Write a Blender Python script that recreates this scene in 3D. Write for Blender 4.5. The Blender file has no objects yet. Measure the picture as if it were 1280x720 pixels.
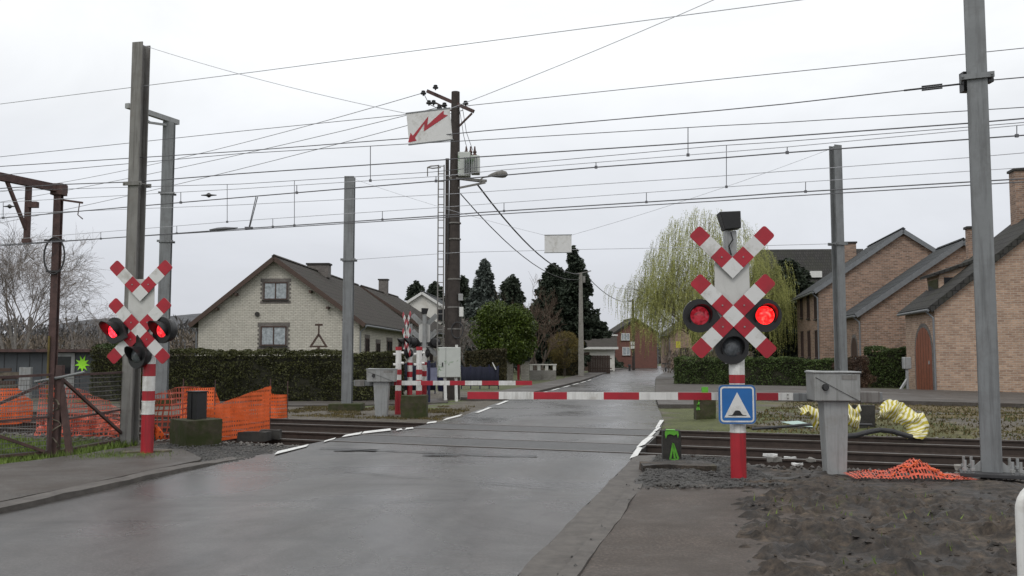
import bpy, math, random
import numpy as np
from mathutils import Vector, Matrix, noise as mnoise

R = math.radians
PI = math.pi
sc = bpy.context.scene
col = sc.collection

# ------------------------------------------------------------------ camera maths (photo is 1280x720)
F = 1150.0
CAMZ = 1.6
PIT = math.atan(85.0 / F)
def ray(px, py):
    rx = (px - 640) / F; ry = (360 - py) / F
    return Vector((rx, math.cos(PIT) - ry * math.sin(PIT), math.sin(PIT) + ry * math.cos(PIT)))
def P(px, py, z=0.0):
    d = ray(px, py); t = (z - CAMZ) / d.z
    return Vector((d.x * t, d.y * t, z))
def Q(px, py, D):
    d = ray(px, py); t = D / d.y
    return Vector((d.x * t, D, CAMZ + d.z * t))
UX, UY = 0.9300, -0.3675          # along the railway
NX, NY = 0.3675, 0.9300           # across the railway
def NP(px, py, n):
    d = ray(px, py); t = n / (d.x * NX + d.y * NY)
    return Vector((d.x * t, d.y * t, CAMZ + d.z * t))
def un(u, n, z=0.0):
    return Vector((u * UX + n * NX, u * UY + n * NY, z))
def nn(x, y): return x * NX + y * NY
def uu(x, y): return x * UX + y * UY
def fbm(x, y, s, o=3, seed=0.0):
    return mnoise.fractal(Vector((x * s + seed, y * s - seed, seed * .37)), 1.0, 2.0, o)

# ------------------------------------------------------------------ object helpers
def tag(o, label=None, cat=None, group=None, kind=None):
    if label: o['label'] = label
    if cat: o['category'] = cat
    if group: o['group'] = group
    if kind: o['kind'] = kind
    return o
def thing(name, label, cat, loc=(0, 0, 0), rz=0.0, group=None):
    o = bpy.data.objects.new(name, None); col.objects.link(o)
    o.location = loc; o.rotation_euler = (0, 0, rz); o.empty_display_size = .2
    return tag(o, label, cat, group)
def copy_tree(o, parent=None):
    c = o.copy(); col.objects.link(c); c.parent = parent
    for ch in [k for k in bpy.data.objects if k.parent == o]:
        copy_tree(ch, c)
    return c

class MB:
    def __init__(s): s.v = []; s.f = []; s.m = []
    def add(s, vs, fs, mi=0, M=None):
        b = len(s.v)
        for p in vs:
            p = Vector(p)
            if M is not None: p = M @ p
            s.v.append(tuple(p))
        for f in fs: s.f.append(tuple(b + i for i in f)); s.m.append(mi)
        return s
    def box(s, x0, x1, y0, y1, z0, z1, mi=0, M=None):
        vs = [(x0, y0, z0), (x1, y0, z0), (x1, y1, z0), (x0, y1, z0), (x0, y0, z1), (x1, y0, z1), (x1, y1, z1), (x0, y1, z1)]
        fs = [(0, 3, 2, 1), (4, 5, 6, 7), (0, 1, 5, 4), (1, 2, 6, 5), (2, 3, 7, 6), (3, 0, 4, 7)]
        return s.add(vs, fs, mi, M)
    def cbox(s, c, d, mi=0, M=None):
        return s.box(c[0] - d[0] / 2, c[0] + d[0] / 2, c[1] - d[1] / 2, c[1] + d[1] / 2, c[2] - d[2] / 2, c[2] + d[2] / 2, mi, M)
    def bar(s, a, b, w, h=None, mi=0):
        a = Vector(a); b = Vector(b); h = h or w; d = b - a; L = d.length
        if L < 1e-6: return s
        q = d.to_track_quat('X', 'Z').to_matrix().to_4x4(); M = Matrix.Translation(a) @ q
        return s.box(0, L, -w / 2, w / 2, -h / 2, h / 2, mi, M)
    def tube(s, pts, r, n=8, mi=0, cap=True, M=None):
        pts = [Vector(p) for p in pts]; k = len(pts)
        rs = [r] * k if isinstance(r, (int, float)) else list(r)
        vs = []; ref = None
        for i, p in enumerate(pts):
            t = (pts[min(i + 1, k - 1)] - pts[max(i - 1, 0)])
            if t.length < 1e-9: t = Vector((0, 0, 1))
            t.normalize()
            if ref is None: ref = Vector((1, 0, 0)) if abs(t.x) < .9 else Vector((0, 1, 0))
            a = (ref - t * ref.dot(t))
            if a.length < 1e-5: a = t.orthogonal()
            a.normalize(); b = t.cross(a); ref = a
            for j in range(n):
                th = 2 * PI * j / n
                vs.append(p + (a * math.cos(th) + b * math.sin(th)) * rs[i])
        fs = []
        for i in range(k - 1):
            for j in range(n):
                j2 = (j + 1) % n
                fs.append((i * n + j, i * n + j2, (i + 1) * n + j2, (i + 1) * n + j))
        if cap and n > 2:
            fs.append(tuple(range(n - 1, -1, -1))); fs.append(tuple((k - 1) * n + j for j in range(n)))
        return s.add(vs, fs, mi, M)
    def prism(s, poly, y0, y1, mi=0, M=None):      # poly in xz, extruded along y
        n = len(poly)
        vs = [(x, y0, z) for x, z in poly] + [(x, y1, z) for x, z in poly]
        fs = [tuple(range(n)), tuple(range(2 * n - 1, n - 1, -1))]
        for i in range(n):
            j = (i + 1) % n; fs.append((i, i + n, j + n, j))
        return s.add(vs, fs, mi, M)
    def zprism(s, poly, z0, z1, mi=0, M=None):     # poly in xy
        n = len(poly)
        vs = [(x, y, z0) for x, y in poly] + [(x, y, z1) for x, y in poly]
        fs = [tuple(range(n - 1, -1, -1)), tuple(range(n, 2 * n))]
        for i in range(n):
            j = (i + 1) % n; fs.append((i, j, j + n, i + n))
        return s.add(vs, fs, mi, M)
    def lathe(s, prof, n=20, mi=0, M=None):        # prof: (r, y) revolved about y
        k = len(prof); vs = []; fs = []
        for r, y in prof:
            for j in range(n):
                th = 2 * PI * j / n; vs.append((r * math.cos(th), y, r * math.sin(th)))
        for i in range(k - 1):
            for j in range(n):
                j2 = (j + 1) % n; fs.append((i * n + j, i * n + j2, (i + 1) * n + j2, (i + 1) * n + j))
        return s.add(vs, fs, mi, M)
    def build(s, name, mats, parent=None, smooth=False, bevel=0.0, loc=None, rz=0.0, uvscale=1.0, sharp=35):
        me = bpy.data.meshes.new(name); me.from_pydata(s.v, [], s.f)
        if not isinstance(mats, (list, tuple)): mats = [mats]
        for m in mats: me.materials.append(m)
        me.polygons.foreach_set('material_index', s.m)
        me.update()
        uvl = me.uv_layers.new(name='UVMap')
        N = len(me.loops); uv = np.zeros((N, 2), np.float32)
        co = np.array([v for v in s.v], np.float32)
        for p in me.polygons:
            n = p.normal; ax, ay, az = abs(n.x), abs(n.y), abs(n.z)
            for li in p.loop_indices:
                c = co[me.loops[li].vertex_index]
                if az > .85: uv[li] = (c[0], c[1])
                elif ax > ay and ax > .5: uv[li] = (c[1], c[2])
                elif az > .3 and ax > .3: uv[li] = (c[1], c[2] / max(.3, math.sqrt(1 - n.z * n.z)))
                else: uv[li] = (c[0], c[2])
        uvl.data.foreach_set('uv', (uv * uvscale).ravel())
        if smooth:
            me.polygons.foreach_set('use_smooth', [True] * len(me.polygons))
            try: me.set_sharp_from_angle(angle=R(sharp))
            except Exception: pass
        o = bpy.data.objects.new(name, me); col.objects.link(o); o.parent = parent
        if loc is not None: o.location = loc
        o.rotation_euler = (0, 0, rz)
        if bevel > 0:
            b = o.modifiers.new('bevel', 'BEVEL'); b.width = bevel; b.segments = 2; b.limit_method = 'ANGLE'; b.angle_limit = R(40)
        return o

# ------------------------------------------------------------------ materials
def nmat(name):
    m = bpy.data.materials.new(name); m.use_nodes = True
    nt = m.node_tree; b = nt.nodes['Principled BSDF']
    return m, nt, b
def L(nt, a, b): nt.links.new(a, b)
def c4(c): return (c[0], c[1], c[2], 1.0)
def texco(nt, which='Object', scale=None):
    t = nt.nodes.new('ShaderNodeTexCoord'); o = t.outputs[which]
    if scale is not None:
        mp = nt.nodes.new('ShaderNodeMapping'); mp.inputs['Scale'].default_value = scale
        L(nt, o, mp.inputs['Vector']); o = mp.outputs['Vector']
    return o
def noise(nt, vec, scale, detail=4, rough=.6, dist=0):
    n = nt.nodes.new('ShaderNodeTexNoise'); n.inputs['Scale'].default_value = scale
    n.inputs['Detail'].default_value = detail; n.inputs['Roughness'].default_value = rough; n.inputs['Distortion'].default_value = dist
    if vec is not None: L(nt, vec, n.inputs['Vector'])
    return n.outputs['Fac']
def ramp(nt, fac, stops):
    r = nt.nodes.new('ShaderNodeValToRGB'); e = r.color_ramp.elements
    while len(e) < len(stops): e.new(.5)
    for i, (p, c) in enumerate(stops):
        e[i].position = p; e[i].color = c4(c) if not isinstance(c, (int, float)) else (c, c, c, 1)
    L(nt, fac, r.inputs['Fac']); return r.outputs['Color']
def mix(nt, fac, a, b, typ='MIX'):
    m = nt.nodes.new('ShaderNodeMix'); m.data_type = 'RGBA'; m.blend_type = typ
    for sock, v in ((m.inputs[0], fac), (m.inputs[6], a), (m.inputs[7], b)):
        if hasattr(v, 'links'): L(nt, v, sock)
        elif isinstance(v, (int, float)): sock.default_value = v if sock == m.inputs[0] else (v, v, v, 1)
        else: sock.default_value = c4(v)
    return m.outputs[2]
def bump(nt, b, h, strength=.3, dist=.02):
    n = nt.nodes.new('ShaderNodeBump'); n.inputs['Strength'].default_value = strength; n.inputs['Distance'].default_value = dist
    L(nt, h, n.inputs['Height']); L(nt, n.outputs['Normal'], b.inputs['Normal'])

def mat(name, c, rough=.6, var=.25, scale=6, bmp=.15, metal=0.0, stain=None, sscale=1.5, slo=.5, shi=.7, spec=.5, world=False, streak=0.0):
    """base colour with fine variation, optional second colour in blotches"""
    m, nt, b = nmat(name)
    v = texco(nt, 'Object')
    f = noise(nt, v, scale, 5, .65)
    lo = tuple(x * (1 - var) for x in c); hi = tuple(min(1, x * (1 + var)) for x in c)
    cc = ramp(nt, f, [(.3, lo), (.7, hi)])
    if stain is not None:
        f2 = noise(nt, v, sscale, 6, .7, .4)
        k = ramp(nt, f2, [(slo, 0), (shi, 1)])
        cc = mix(nt, k, cc, stain)
        if streak:
            f3 = noise(nt, texco(nt, 'Object', (14, 14, .8)), 1.0, 5, .7, .2); cc = mix(nt, ramp(nt, f3, [(.48, 0), (.68, streak)]), cc, tuple(x * .5 for x in stain))
    L(nt, cc, b.inputs['Base Color'])
    b.inputs['Roughness'].default_value = rough; b.inputs['Metallic'].default_value = metal
    b.inputs['Specular IOR Level'].default_value = spec
    if bmp > 0: bump(nt, b, noise(nt, v, scale * 6, 4, .7), bmp, .01)
    return m
def brickmat(name, c1, c2, mort, bw=.26, rh=.09, ms=.012, var=.35, rough=.85):
    m, nt, b = nmat(name)
    uv = texco(nt, 'UV')
    br = nt.nodes.new('ShaderNodeTexBrick'); L(nt, uv, br.inputs['Vector'])
    br.inputs['Scale'].default_value = 1; br.inputs['Brick Width'].default_value = bw; br.inputs['Row Height'].default_value = rh
    br.inputs['Mortar Size'].default_value = ms; br.inputs['Mortar Smooth'].default_value = .3; br.inputs['Bias'].default_value = 0
    br.inputs['Color1'].default_value = c4(c1); br.inputs['Color2'].default_value = c4(c2); br.inputs['Mortar'].default_value = c4(mort)
    f = noise(nt, uv, 1.1, 6, .7); k = ramp(nt, f, [(.3, 1 - var), (.7, 1 + var * .4)])
    f3 = noise(nt, texco(nt, 'UV', (1, 3, 1)), 5, 2, .5); k3 = ramp(nt, f3, [(.35, .88), (.65, 1.08)])
    cc = mix(nt, 1.0, br.outputs['Color'], k, 'MULTIPLY'); cc = mix(nt, 1.0, cc, k3, 'MULTIPLY')
    L(nt, cc, b.inputs['Base Color']); b.inputs['Roughness'].default_value = rough
    inv = nt.nodes.new('ShaderNodeMath'); inv.operation = 'SUBTRACT'; inv.inputs[0].default_value = 1; L(nt, br.outputs['Fac'], inv.inputs[1])
    bump(nt, b, inv.outputs[0], .6, .01)
    return m
def tilemat(name, c1, c2, moss=(.04, .042, .03), rh=.32, bw=.24):
    m, nt, b = nmat(name)
    uv = texco(nt, 'UV')
    br = nt.nodes.new('ShaderNodeTexBrick'); L(nt, uv, br.inputs['Vector'])
    br.inputs['Scale'].default_value = 1; br.inputs['Brick Width'].default_value = bw; br.inputs['Row Height'].default_value = rh
    br.inputs['Mortar Size'].default_value = .025; br.inputs['Mortar Smooth'].default_value = .6
    br.inputs['Color1'].default_value = c4(c1); br.inputs['Color2'].default_value = c4(c2); br.inputs['Mortar'].default_value = c4(tuple(x * .35 for x in c1))
    k = ramp(nt, noise(nt, uv, .7, 6, .7), [(.45, 0), (.7, .8)])
    cc = mix(nt, k, br.outputs['Color'], moss)
    L(nt, cc, b.inputs['Base Color']); b.inputs['Roughness'].default_value = .85; b.inputs['Specular IOR Level'].default_value = .25
    inv = nt.nodes.new('ShaderNodeMath'); inv.operation = 'SUBTRACT'; inv.inputs[0].default_value = 1; L(nt, br.outputs['Fac'], inv.inputs[1])
    bump(nt, b, inv.outputs[0], .8, .03)
    return m
def leafmat(name, c1, c2, rough=.6, trans=.15):
    m, nt, b = nmat(name)
    g = nt.nodes.new('ShaderNodeNewGeometry')
    f = noise(nt, texco(nt, 'Object'), .9, 4, .6)
    a = mix(nt, g.outputs['Random Per Island'], c1, c2)
    k = ramp(nt, f, [(.35, .6), (.65, 1.25)])
    L(nt, mix(nt, 1.0, a, k, 'MULTIPLY'), b.inputs['Base Color']); b.inputs['Roughness'].default_value = rough
    b.inputs['Specular IOR Level'].default_value = .25
    return m
def emat(name, c, e, strength):
    m, nt, b = nmat(name)
    v = texco(nt, 'Object')
    f = noise(nt, v, 15, 3, .5, 1.2); k = ramp(nt, f, [(.34, tuple(x * .22 for x in e)), (.52, e), (.80, (e[0], min(1, e[1] * 5 + .03), min(1, e[2] * 4 + .02)))])
    L(nt, k, b.inputs['Emission Color'])
    b.inputs['Base Color'].default_value = c4(c); b.inputs['Emission Strength'].default_value = strength
    b.inputs['Roughness'].default_value = .15
    return m
def netmat(name, c, cell=.045, thick=.5, var=.25, hole=1.0):
    """plastic net: strands with real holes, from the sheet's UV"""
    m, nt, b = nmat(name)
    uv = texco(nt, 'UV'); sep = nt.nodes.new('ShaderNodeSeparateXYZ'); L(nt, uv, sep.inputs[0])
    outs = []
    for i, cl in ((0, cell), (1, cell * 1.8)):
        d = nt.nodes.new('ShaderNodeMath'); d.operation = 'DIVIDE'; L(nt, sep.outputs[i], d.inputs[0]); d.inputs[1].default_value = cl
        fr = nt.nodes.new('ShaderNodeMath'); fr.operation = 'FRACT'; L(nt, d.outputs[0], fr.inputs[0])
        lt = nt.nodes.new('ShaderNodeMath'); lt.operation = 'LESS_THAN'; L(nt, fr.outputs[0], lt.inputs[0]); lt.inputs[1].default_value = thick
        outs.append(lt.outputs[0])
    mx = nt.nodes.new('ShaderNodeMath'); mx.operation = 'MAXIMUM'; L(nt, outs[0], mx.inputs[0]); L(nt, outs[1], mx.inputs[1])
    ad = nt.nodes.new('ShaderNodeMath'); ad.operation = 'MAXIMUM'; L(nt, mx.outputs[0], ad.inputs[0]); ad.inputs[1].default_value = 1 - hole
    L(nt, ad.outputs[0], b.inputs['Alpha'])
    f = noise(nt, uv, 3, 4, .6)
    L(nt, ramp(nt, f, [(.3, tuple(x * (1 - var) for x in c)), (.7, tuple(min(1, x * (1 + var)) for x in c))]), b.inputs['Base Color'])
    b.inputs['Roughness'].default_value = .45
    return m

M = {}
M['steel'] = mat('galvanised_steel', (.19, .20, .205), .6, .12, 3, .05, .1, stain=(.145, .148, .15), streak=.6, sscale=2.2)
M['steel_old'] = mat('weathered_steel', (.20, .195, .185), .75, .15, 3, .1, .05, stain=(.15, .135, .12), streak=.8, sscale=1.3)
M['steel_lt'] = mat('light_grey_steel', (.30, .31, .31), .5, .08, 4, .04, .1, stain=(.24, .235, .22), streak=.5, sscale=3)
M['rust'] = mat('rusty_steel', (.085, .05, .045), .8, .35, 5, .3, .1, stain=(.05, .035, .035), sscale=3)
M['wire'] = mat('wire_metal', (.12, .12, .13), .5, .1, 3, 0, .4)
M['wirelt'] = mat('thin_wire_metal', (.42, .43, .46), .6, .1, 3, 0, .1)
M['black'] = mat('black_plastic', (.012, .012, .013), .45, .25, 8, .05)
M['dark'] = mat('dark_rubber', (.03, .03, .032), .6, .3, 8, .1)
M['red'] = mat('red_paint', (.36, .014, .024), .4, .12, 4, .04, stain=(.22, .03, .03), streak=.5, sscale=3)
M['redrefl'] = mat('red_reflective', (.36, .012, .026), .4, .15, 5, 0, stain=(.26, .02, .028), sscale=4)
M['white'] = mat('white_paint', (.66, .66, .64), .45, .06, 4, .03, stain=(.42, .40, .36), streak=.45, sscale=3)
M['whiterefl'] = mat('white_reflective', (.62, .62, .61), .4, .05, 4, 0, stain=(.42, .41, .38), sscale=4)
M['grey'] = mat('grey_paint', (.27, .275, .27), .5, .08, 4, .04, stain=(.19, .185, .17), streak=.5, sscale=2.5)
M['plate'] = mat('grey_backboard', (.52, .52, .50), .5, .06, 4, .02, stain=(.42, .42, .40), sscale=2)
M['blue'] = mat('sign_blue', (.015, .12, .36), .35, .08, 4, 0)
M['navy'] = mat('navy_paint', (.010, .012, .026), .9, .1, 3, 0)
M['bluepost'] = mat('blue_post_paint', (.008, .010, .045), .4, .1, 3, 0)
M['glass'] = mat('dark_glass', (.02, .022, .025), .08, .2, 3, 0)
M['lensoff'] = mat('unlit_lens', (.10, .11, .12), .12, .5, 20, .1)
M['lens_on'] = emat('lit_red_lens', (.4, .01, .01), (1, .012, .012), 2.6)
M['lens_dim'] = emat('dim_red_lens', (.20, .03, .04), (1, .03, .06), .22)
M['lens_mid'] = emat('half_lit_red_lens', (.3, .03, .04), (1, .02, .03), 1.1)
M['lens_hot'] = emat('hot_red_lens', (.5, .05, .05), (1, .015, .03), 3.6)
M['mossblock'] = mat('mossy_concrete', (.052, .045, .026), .9, .35, 7, .6, stain=(.026, .034, .005), sscale=3, slo=.38, shi=.58)
M['concrete'] = mat('concrete', (.24, .23, .21), .85, .2, 8, .4, stain=(.15, .14, .12), sscale=2)
M['kerbconc'] = mat('kerb_concrete', (.092, .083, .074), .7, .3, 7, .5, stain=(.055, .048, .042), sscale=1.6)
M['wood'] = mat('weathered_wood', (.12, .10, .075), .85, .35, 6, .5, stain=(.05, .055, .03), sscale=4)
M['polewood'] = mat('dark_pole_wood', (.04, .032, .028), .85, .35, 6, .5)
M['stone'] = mat('dark_stone', (.028, .026, .023), .8, .35, 9, .6)
M['greenspray'] = mat('green_spray_paint', (.10, .36, .03), .5, .25, 9, .1)
M['neon'] = mat('yellow_green_spray', (.35, .85, .03), .5, .1, 9, 0)
M['net'] = netmat('orange_net', (.72, .115, .02), .05, .58, .18, 1)
M['netopen'] = netmat('open_orange_net', (.42, .085, .05), .06, .28, .3)
M['netpile'] = netmat('heaped_red_net', (.55, .085, .04), .045, .36, .35)
M['gatemesh'] = netmat('wire_mesh', (.15, .15, .145), .045, .14, .3)
M['brick_cream'] = brickmat('cream_brick', (.55, .525, .465), (.47, .45, .395), (.30, .28, .235), .28, .10, .014, .10)
M['brick_grey'] = brickmat('grey_brick', (.17, .15, .14), (.12, .105, .10), (.2, .19, .17), .22, .08)
M['brick_a'] = brickmat('brown_brick', (.37, .235, .165), (.19, .12, .085), (.34, .29, .25), .29, .10, .013, .22)
M['brick_c'] = brickmat('buff_brick', (.46, .315, .225), (.29, .185, .13), (.42, .36, .30), .29, .10, .013, .22)
M['brick_red'] = brickmat('red_brick', (.17, .068, .050), (.13, .055, .042), (.17, .10, .085), .28, .09, .01, .15)
M['tile'] = tilemat('dark_roof_tiles', (.05, .048, .046), (.036, .035, .034))
M['tile_br'] = tilemat('brown_roof_tiles', (.058, .048, .042), (.04, .035, .031))
M['tile_gr'] = tilemat('grey_roof_tiles', (.062, .066, .072), (.045, .05, .055), (.045, .048, .04))
M['barge'] = mat('brown_barge_board', (.06, .035, .025), .6, .2, 5, .1)
M['frame_br'] = mat('brown_window_frame', (.05, .025, .018), .5, .2, 5, .05)
M['frame_w'] = mat('white_window_frame', (.6, .6, .58), .5, .1, 5, .05)
M['doorwood'] = mat('brown_door_wood', (.23, .075, .04), .55, .15, 4, .1, stain=(.14, .05, .03), sscale=5)
M['zinc'] = mat('zinc', (.17, .18, .19), .5, .15, 4, .05, .3)
M['render'] = mat('white_render', (.62, .61, .57), .85, .06, 2, .1, stain=(.52, .50, .45), sscale=.8)
M['shed'] = mat('dark_sheet_cladding', (.055, .062, .07), .6, .15, 2, .1)
M['curtain'] = mat('net_curtain_glass', (.30, .33, .35), .25, .45, 5, 0)
M['bark'] = mat('bark', (.085, .07, .058), .9, .35, 8, .6)
M['barkgrey'] = mat('grey_bark', (.20, .185, .17), .9, .3, 8, .5)
M['twig'] = mat('twigs', (.20, .175, .16), .9, .25, 3, 0)
M['twigbr'] = mat('brown_twigs', (.10, .07, .05), .9, .25, 3, 0)
M['willowbark'] = mat('willow_bark', (.12, .105, .07), .9, .3, 5, .3)
M['willow'] = leafmat('willow_leaves', (.38, .38, .13), (.24, .26, .08))
M['laurel'] = leafmat('laurel_leaves', (.095, .13, .020), (.032, .055, .011), .4)
M['spruce'] = leafmat('blue_spruce_needles', (.12, .14, .125), (.055, .07, .06))
M['pine'] = leafmat('dark_pine_needles', (.050, .064, .042), (.020, .030, .020))
M['hedge'] = leafmat('hedge_leaves', (.070, .074, .023), (.042, .045, .015))
M['hedgebr'] = leafmat('brown_hedge_leaves', (.07, .055, .025), (.035, .035, .014))
M['hedgegr'] = leafmat('green_hedge_leaves', (.085, .12, .034), (.035, .058, .018))
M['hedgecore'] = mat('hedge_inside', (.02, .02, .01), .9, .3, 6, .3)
M['gold'] = leafmat('golden_shrub_twigs', (.20, .15, .04), (.10, .08, .03))
M['brownbush'] = leafmat('brown_bush_twigs', (.10, .06, .038), (.055, .035, .024))
M['grass'] = leafmat('grass_blades', (.15, .21, .04), (.08, .12, .028))
M['drygrass'] = leafmat('dry_grass_blades', (.125, .098, .038), (.085, .070, .026))
M['farwood'] = leafmat('far_bare_wood', (.12, .11, .105), (.07, .066, .066))
M['brownwood'] = leafmat('brown_far_wood', (.17, .14, .11), (.10, .08, .062))
M['cabinet'] = mat('cabinet_paint', (.46, .48, .45), .5, .06, 4, .04, stain=(.17, .26, .15), sscale=1.7, slo=.58, shi=.61)

# yellow/white striped tape
def stripemat(name, ca, cb, w):
    m, nt, b = nmat(name); uv = texco(nt, 'UV'); sep = nt.nodes.new('ShaderNodeSeparateXYZ'); L(nt, uv, sep.inputs[0])
    d = nt.nodes.new('ShaderNodeMath'); d.operation = 'DIVIDE'; L(nt, sep.outputs[0], d.inputs[0]); d.inputs[1].default_value = w
    fr = nt.nodes.new('ShaderNodeMath'); fr.operation = 'FRACT'; L(nt, d.outputs[0], fr.inputs[0])
    cc = ramp(nt, fr.outputs[0], [(0, ca), (.42, ca), (.5, cb), (.92, cb), (1, ca)])
    L(nt, cc, b.inputs['Base Color']); b.inputs['Roughness'].default_value = .35
    return m
M['stripe'] = stripemat('yellow_white_stripes', (.72, .70, .52), (.46, .38, .02), .062)

# wet asphalt
def asphalt(name, c=(.060, .056, .053), rlo=.17, rhi=.42, patches=True, bmp=.35):
    m, nt, b = nmat(name); v = texco(nt, 'Object')
    big = noise(nt, v, .35, 5, .6, .6); mid = noise(nt, v, 2.2, 8, .75); fine = noise(nt, v, 38, 3, .8)
    rot = nt.nodes.new('ShaderNodeMapping'); rot.inputs['Rotation'].default_value = (0, 0, math.radians(13)); L(nt, v, rot.inputs['Vector'])
    stm = nt.nodes.new('ShaderNodeMapping'); stm.inputs['Scale'].default_value = (1.5, .10, 1); L(nt, rot.outputs[0], stm.inputs['Vector'])
    cc = ramp(nt, mid, [(.3, tuple(x * .68 for x in c)), (.7, tuple(x * 1.3 for x in c))])
    cc = mix(nt, ramp(nt, fine, [(.50, .0), (.72, .8)]), cc, tuple(x * 2.6 for x in c))
    cc = mix(nt, ramp(nt, fine, [(.30, .7), (.46, 0)]), cc, tuple(x * .35 for x in c))
    if patches:
        # long worn wheel tracks and tar strips follow the way of the road
        st = noise(nt, stm.outputs[0], 1.0, 5, .6, .25)
        cc = mix(nt, ramp(nt, st, [(.44, 0), (.62, .6)]), cc, tuple(x * .55 for x in c))
        # transverse repairs near the rails
        tr = noise(nt, texco(nt, 'Object', (.12, 1.5, 1)), 1.0, 5, .6, .5)
        cc = mix(nt, ramp(nt, tr, [(.58, 0), (.64, .6)]), cc, tuple(x * .55 for x in c))
    if not patches:
        dn = noise(nt, v, 1.3, 7, .75, .5); cc = mix(nt, ramp(nt, dn, [(.40, 0), (.60, .8)]), cc, (.046, .036, .028))
        dn2 = noise(nt, v, 5.5, 6, .75); cc = mix(nt, ramp(nt, dn2, [(.56, 0), (.68, .5)]), cc, (.10, .092, .082))
    else:
        fl = nt.nodes.new('ShaderNodeTexVoronoi'); fl.inputs['Scale'].default_value = 1.4; L(nt, v, fl.inputs['Vector'])
        cc = mix(nt, ramp(nt, fl.outputs['Distance'], [(.015, .7), (.03, 0)]), cc, (.35, .34, .32))
        cr = nt.nodes.new('ShaderNodeTexVoronoi'); cr.feature = 'DISTANCE_TO_EDGE'; cr.inputs['Scale'].default_value = .33
        wv = nt.nodes.new('ShaderNodeVectorMath'); wv.operation = 'ADD'; L(nt, v, wv.inputs[0])
        nz_ = nt.nodes.new('ShaderNodeTexNoise'); nz_.inputs['Scale'].default_value = 1.6; nz_.inputs['Detail'].default_value = 6; L(nt, v, nz_.inputs['Vector']); L(nt, nz_.outputs['Color'], wv.inputs[1]); L(nt, wv.outputs[0], cr.inputs['Vector'])
        cc = mix(nt, ramp(nt, cr.outputs['Distance'], [(.0015, .55), (.007, 0)]), cc, tuple(x * .35 for x in c))
    L(nt, cc, b.inputs['Base Color'])
    L(nt, ramp(nt, big, [(.35, rlo), (.65, rhi)]), b.inputs['Roughness'])
    b.inputs['Specular IOR Level'].default_value = .40
    bump(nt, b, noise(nt, v, 45, 4, .8), bmp * .8, .008)
    return m
M['asphalt'] = asphalt('wet_asphalt')
M['asphalt_p'] = asphalt('pavement_asphalt', (.066, .060, .054), .45, .75, False, .5)
M['asphalt_brown'] = asphalt('worn_brown_pavement', (.066, .053, .044), .55, .8, False, .5)
M['panel'] = mat('crossing_panel', (.050, .050, .050), .5, .35, 7, .6, stain=(.034, .033, .032), sscale=2.2)
M['paint'] = mat('worn_line_paint', (.68, .68, .66), .5, .08, 6, .1, stain=(.25, .25, .24), sscale=9, slo=.55, shi=.68)
def groundmat():
    m, nt, b = nmat('ground_soil_and_turf'); v = texco(nt, 'Object')
    at = nt.nodes.new('ShaderNodeVertexColor'); at.layer_name = 'col'
    f = noise(nt, v, 1.3, 8, .72); g = noise(nt, v, 18, 4, .7)
    k = ramp(nt, f, [(.3, .62), (.7, 1.35)]); k2 = ramp(nt, g, [(.3, .65), (.7, 1.4)])
    cc = mix(nt, 1.0, at.outputs['Color'], k, 'MULTIPLY'); cc = mix(nt, 1.0, cc, k2, 'MULTIPLY')
    L(nt, cc, b.inputs['Base Color']); b.inputs['Roughness'].default_value = .85
    bump(nt, b, g, .8, .04); return m
M['ground'] = groundmat()
def mudmat():
    m, nt, b = nmat('churned_mud'); v = texco(nt, 'Object')
    f = noise(nt, v, 1.6, 8, .75, .3); g = noise(nt, v, 9, 8, .75)
    cc = ramp(nt, f, [(.28, (.012, .009, .007)), (.5, (.040, .030, .022)), (.70, (.10, .077, .056))])
    gr = ramp(nt, noise(nt, v, 3.1, 5, .7), [(.60, 0), (.70, .5)])
    cc = mix(nt, gr, cc, (.06, .065, .025))
    k2 = ramp(nt, g, [(.36, .35), (.64, 1.6)]); cc = mix(nt, 1.0, cc, k2, 'MULTIPLY')  # pits of the bump darkened in the colour, standing in for weak shade
    g3 = noise(nt, texco(nt, 'Object', (1, 2.2, 1)), 3.4, 8, .8, .6); cc = mix(nt, 1.0, cc, ramp(nt, g3, [(.40, .35), (.60, 1.35)]), 'MULTIPLY')
    L(nt, cc, b.inputs['Base Color']); L(nt, ramp(nt, f, [(.35, .45), (.6, .85)]), b.inputs['Roughness'])
    bump(nt, b, g, .9, .03); return m
M['mud'] = mudmat()
M['gravel'] = mat('dark_gravel', (.075, .073, .07), .75, .6, 34, 1.0, stain=(.10, .095, .085), sscale=2)
M['ballast'] = mat('ballast_stone', (.13, .12, .11), .8, .45, 9, .4)
# ================================================================== camera, sky, sun
cam = bpy.data.cameras.new('camera'); co_ = bpy.data.objects.new('camera', cam); col.objects.link(co_); sc.camera = co_
cam.sensor_width = 36; cam.lens = F / 1280 * 36; cam.clip_start = .05; cam.clip_end = 4000
co_.location = (0, 0, CAMZ); co_.rotation_euler = (PI / 2 + PIT, 0, 0)
SUN_EL, SUN_AZ = R(52), R(200)
w = bpy.data.worlds.new('World'); sc.world = w; w.use_nodes = True
nt = w.node_tree; bg = nt.nodes['Background']
sky = nt.nodes.new('ShaderNodeTexSky'); sky.sky_type = 'NISHITA'; sky.sun_disc = False
sky.sun_elevation = SUN_EL; sky.sun_rotation = SUN_AZ; sky.air_density = 1.5; sky.dust_density = 4
hs = nt.nodes.new('ShaderNodeHueSaturation'); hs.inputs['Saturation'].default_value = .25; L(nt, sky.outputs[0], hs.inputs['Color'])
tc = nt.nodes.new('ShaderNodeTexCoord'); sep = nt.nodes.new('ShaderNodeSeparateXYZ'); L(nt, tc.outputs['Generated'], sep.inputs[0])
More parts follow.
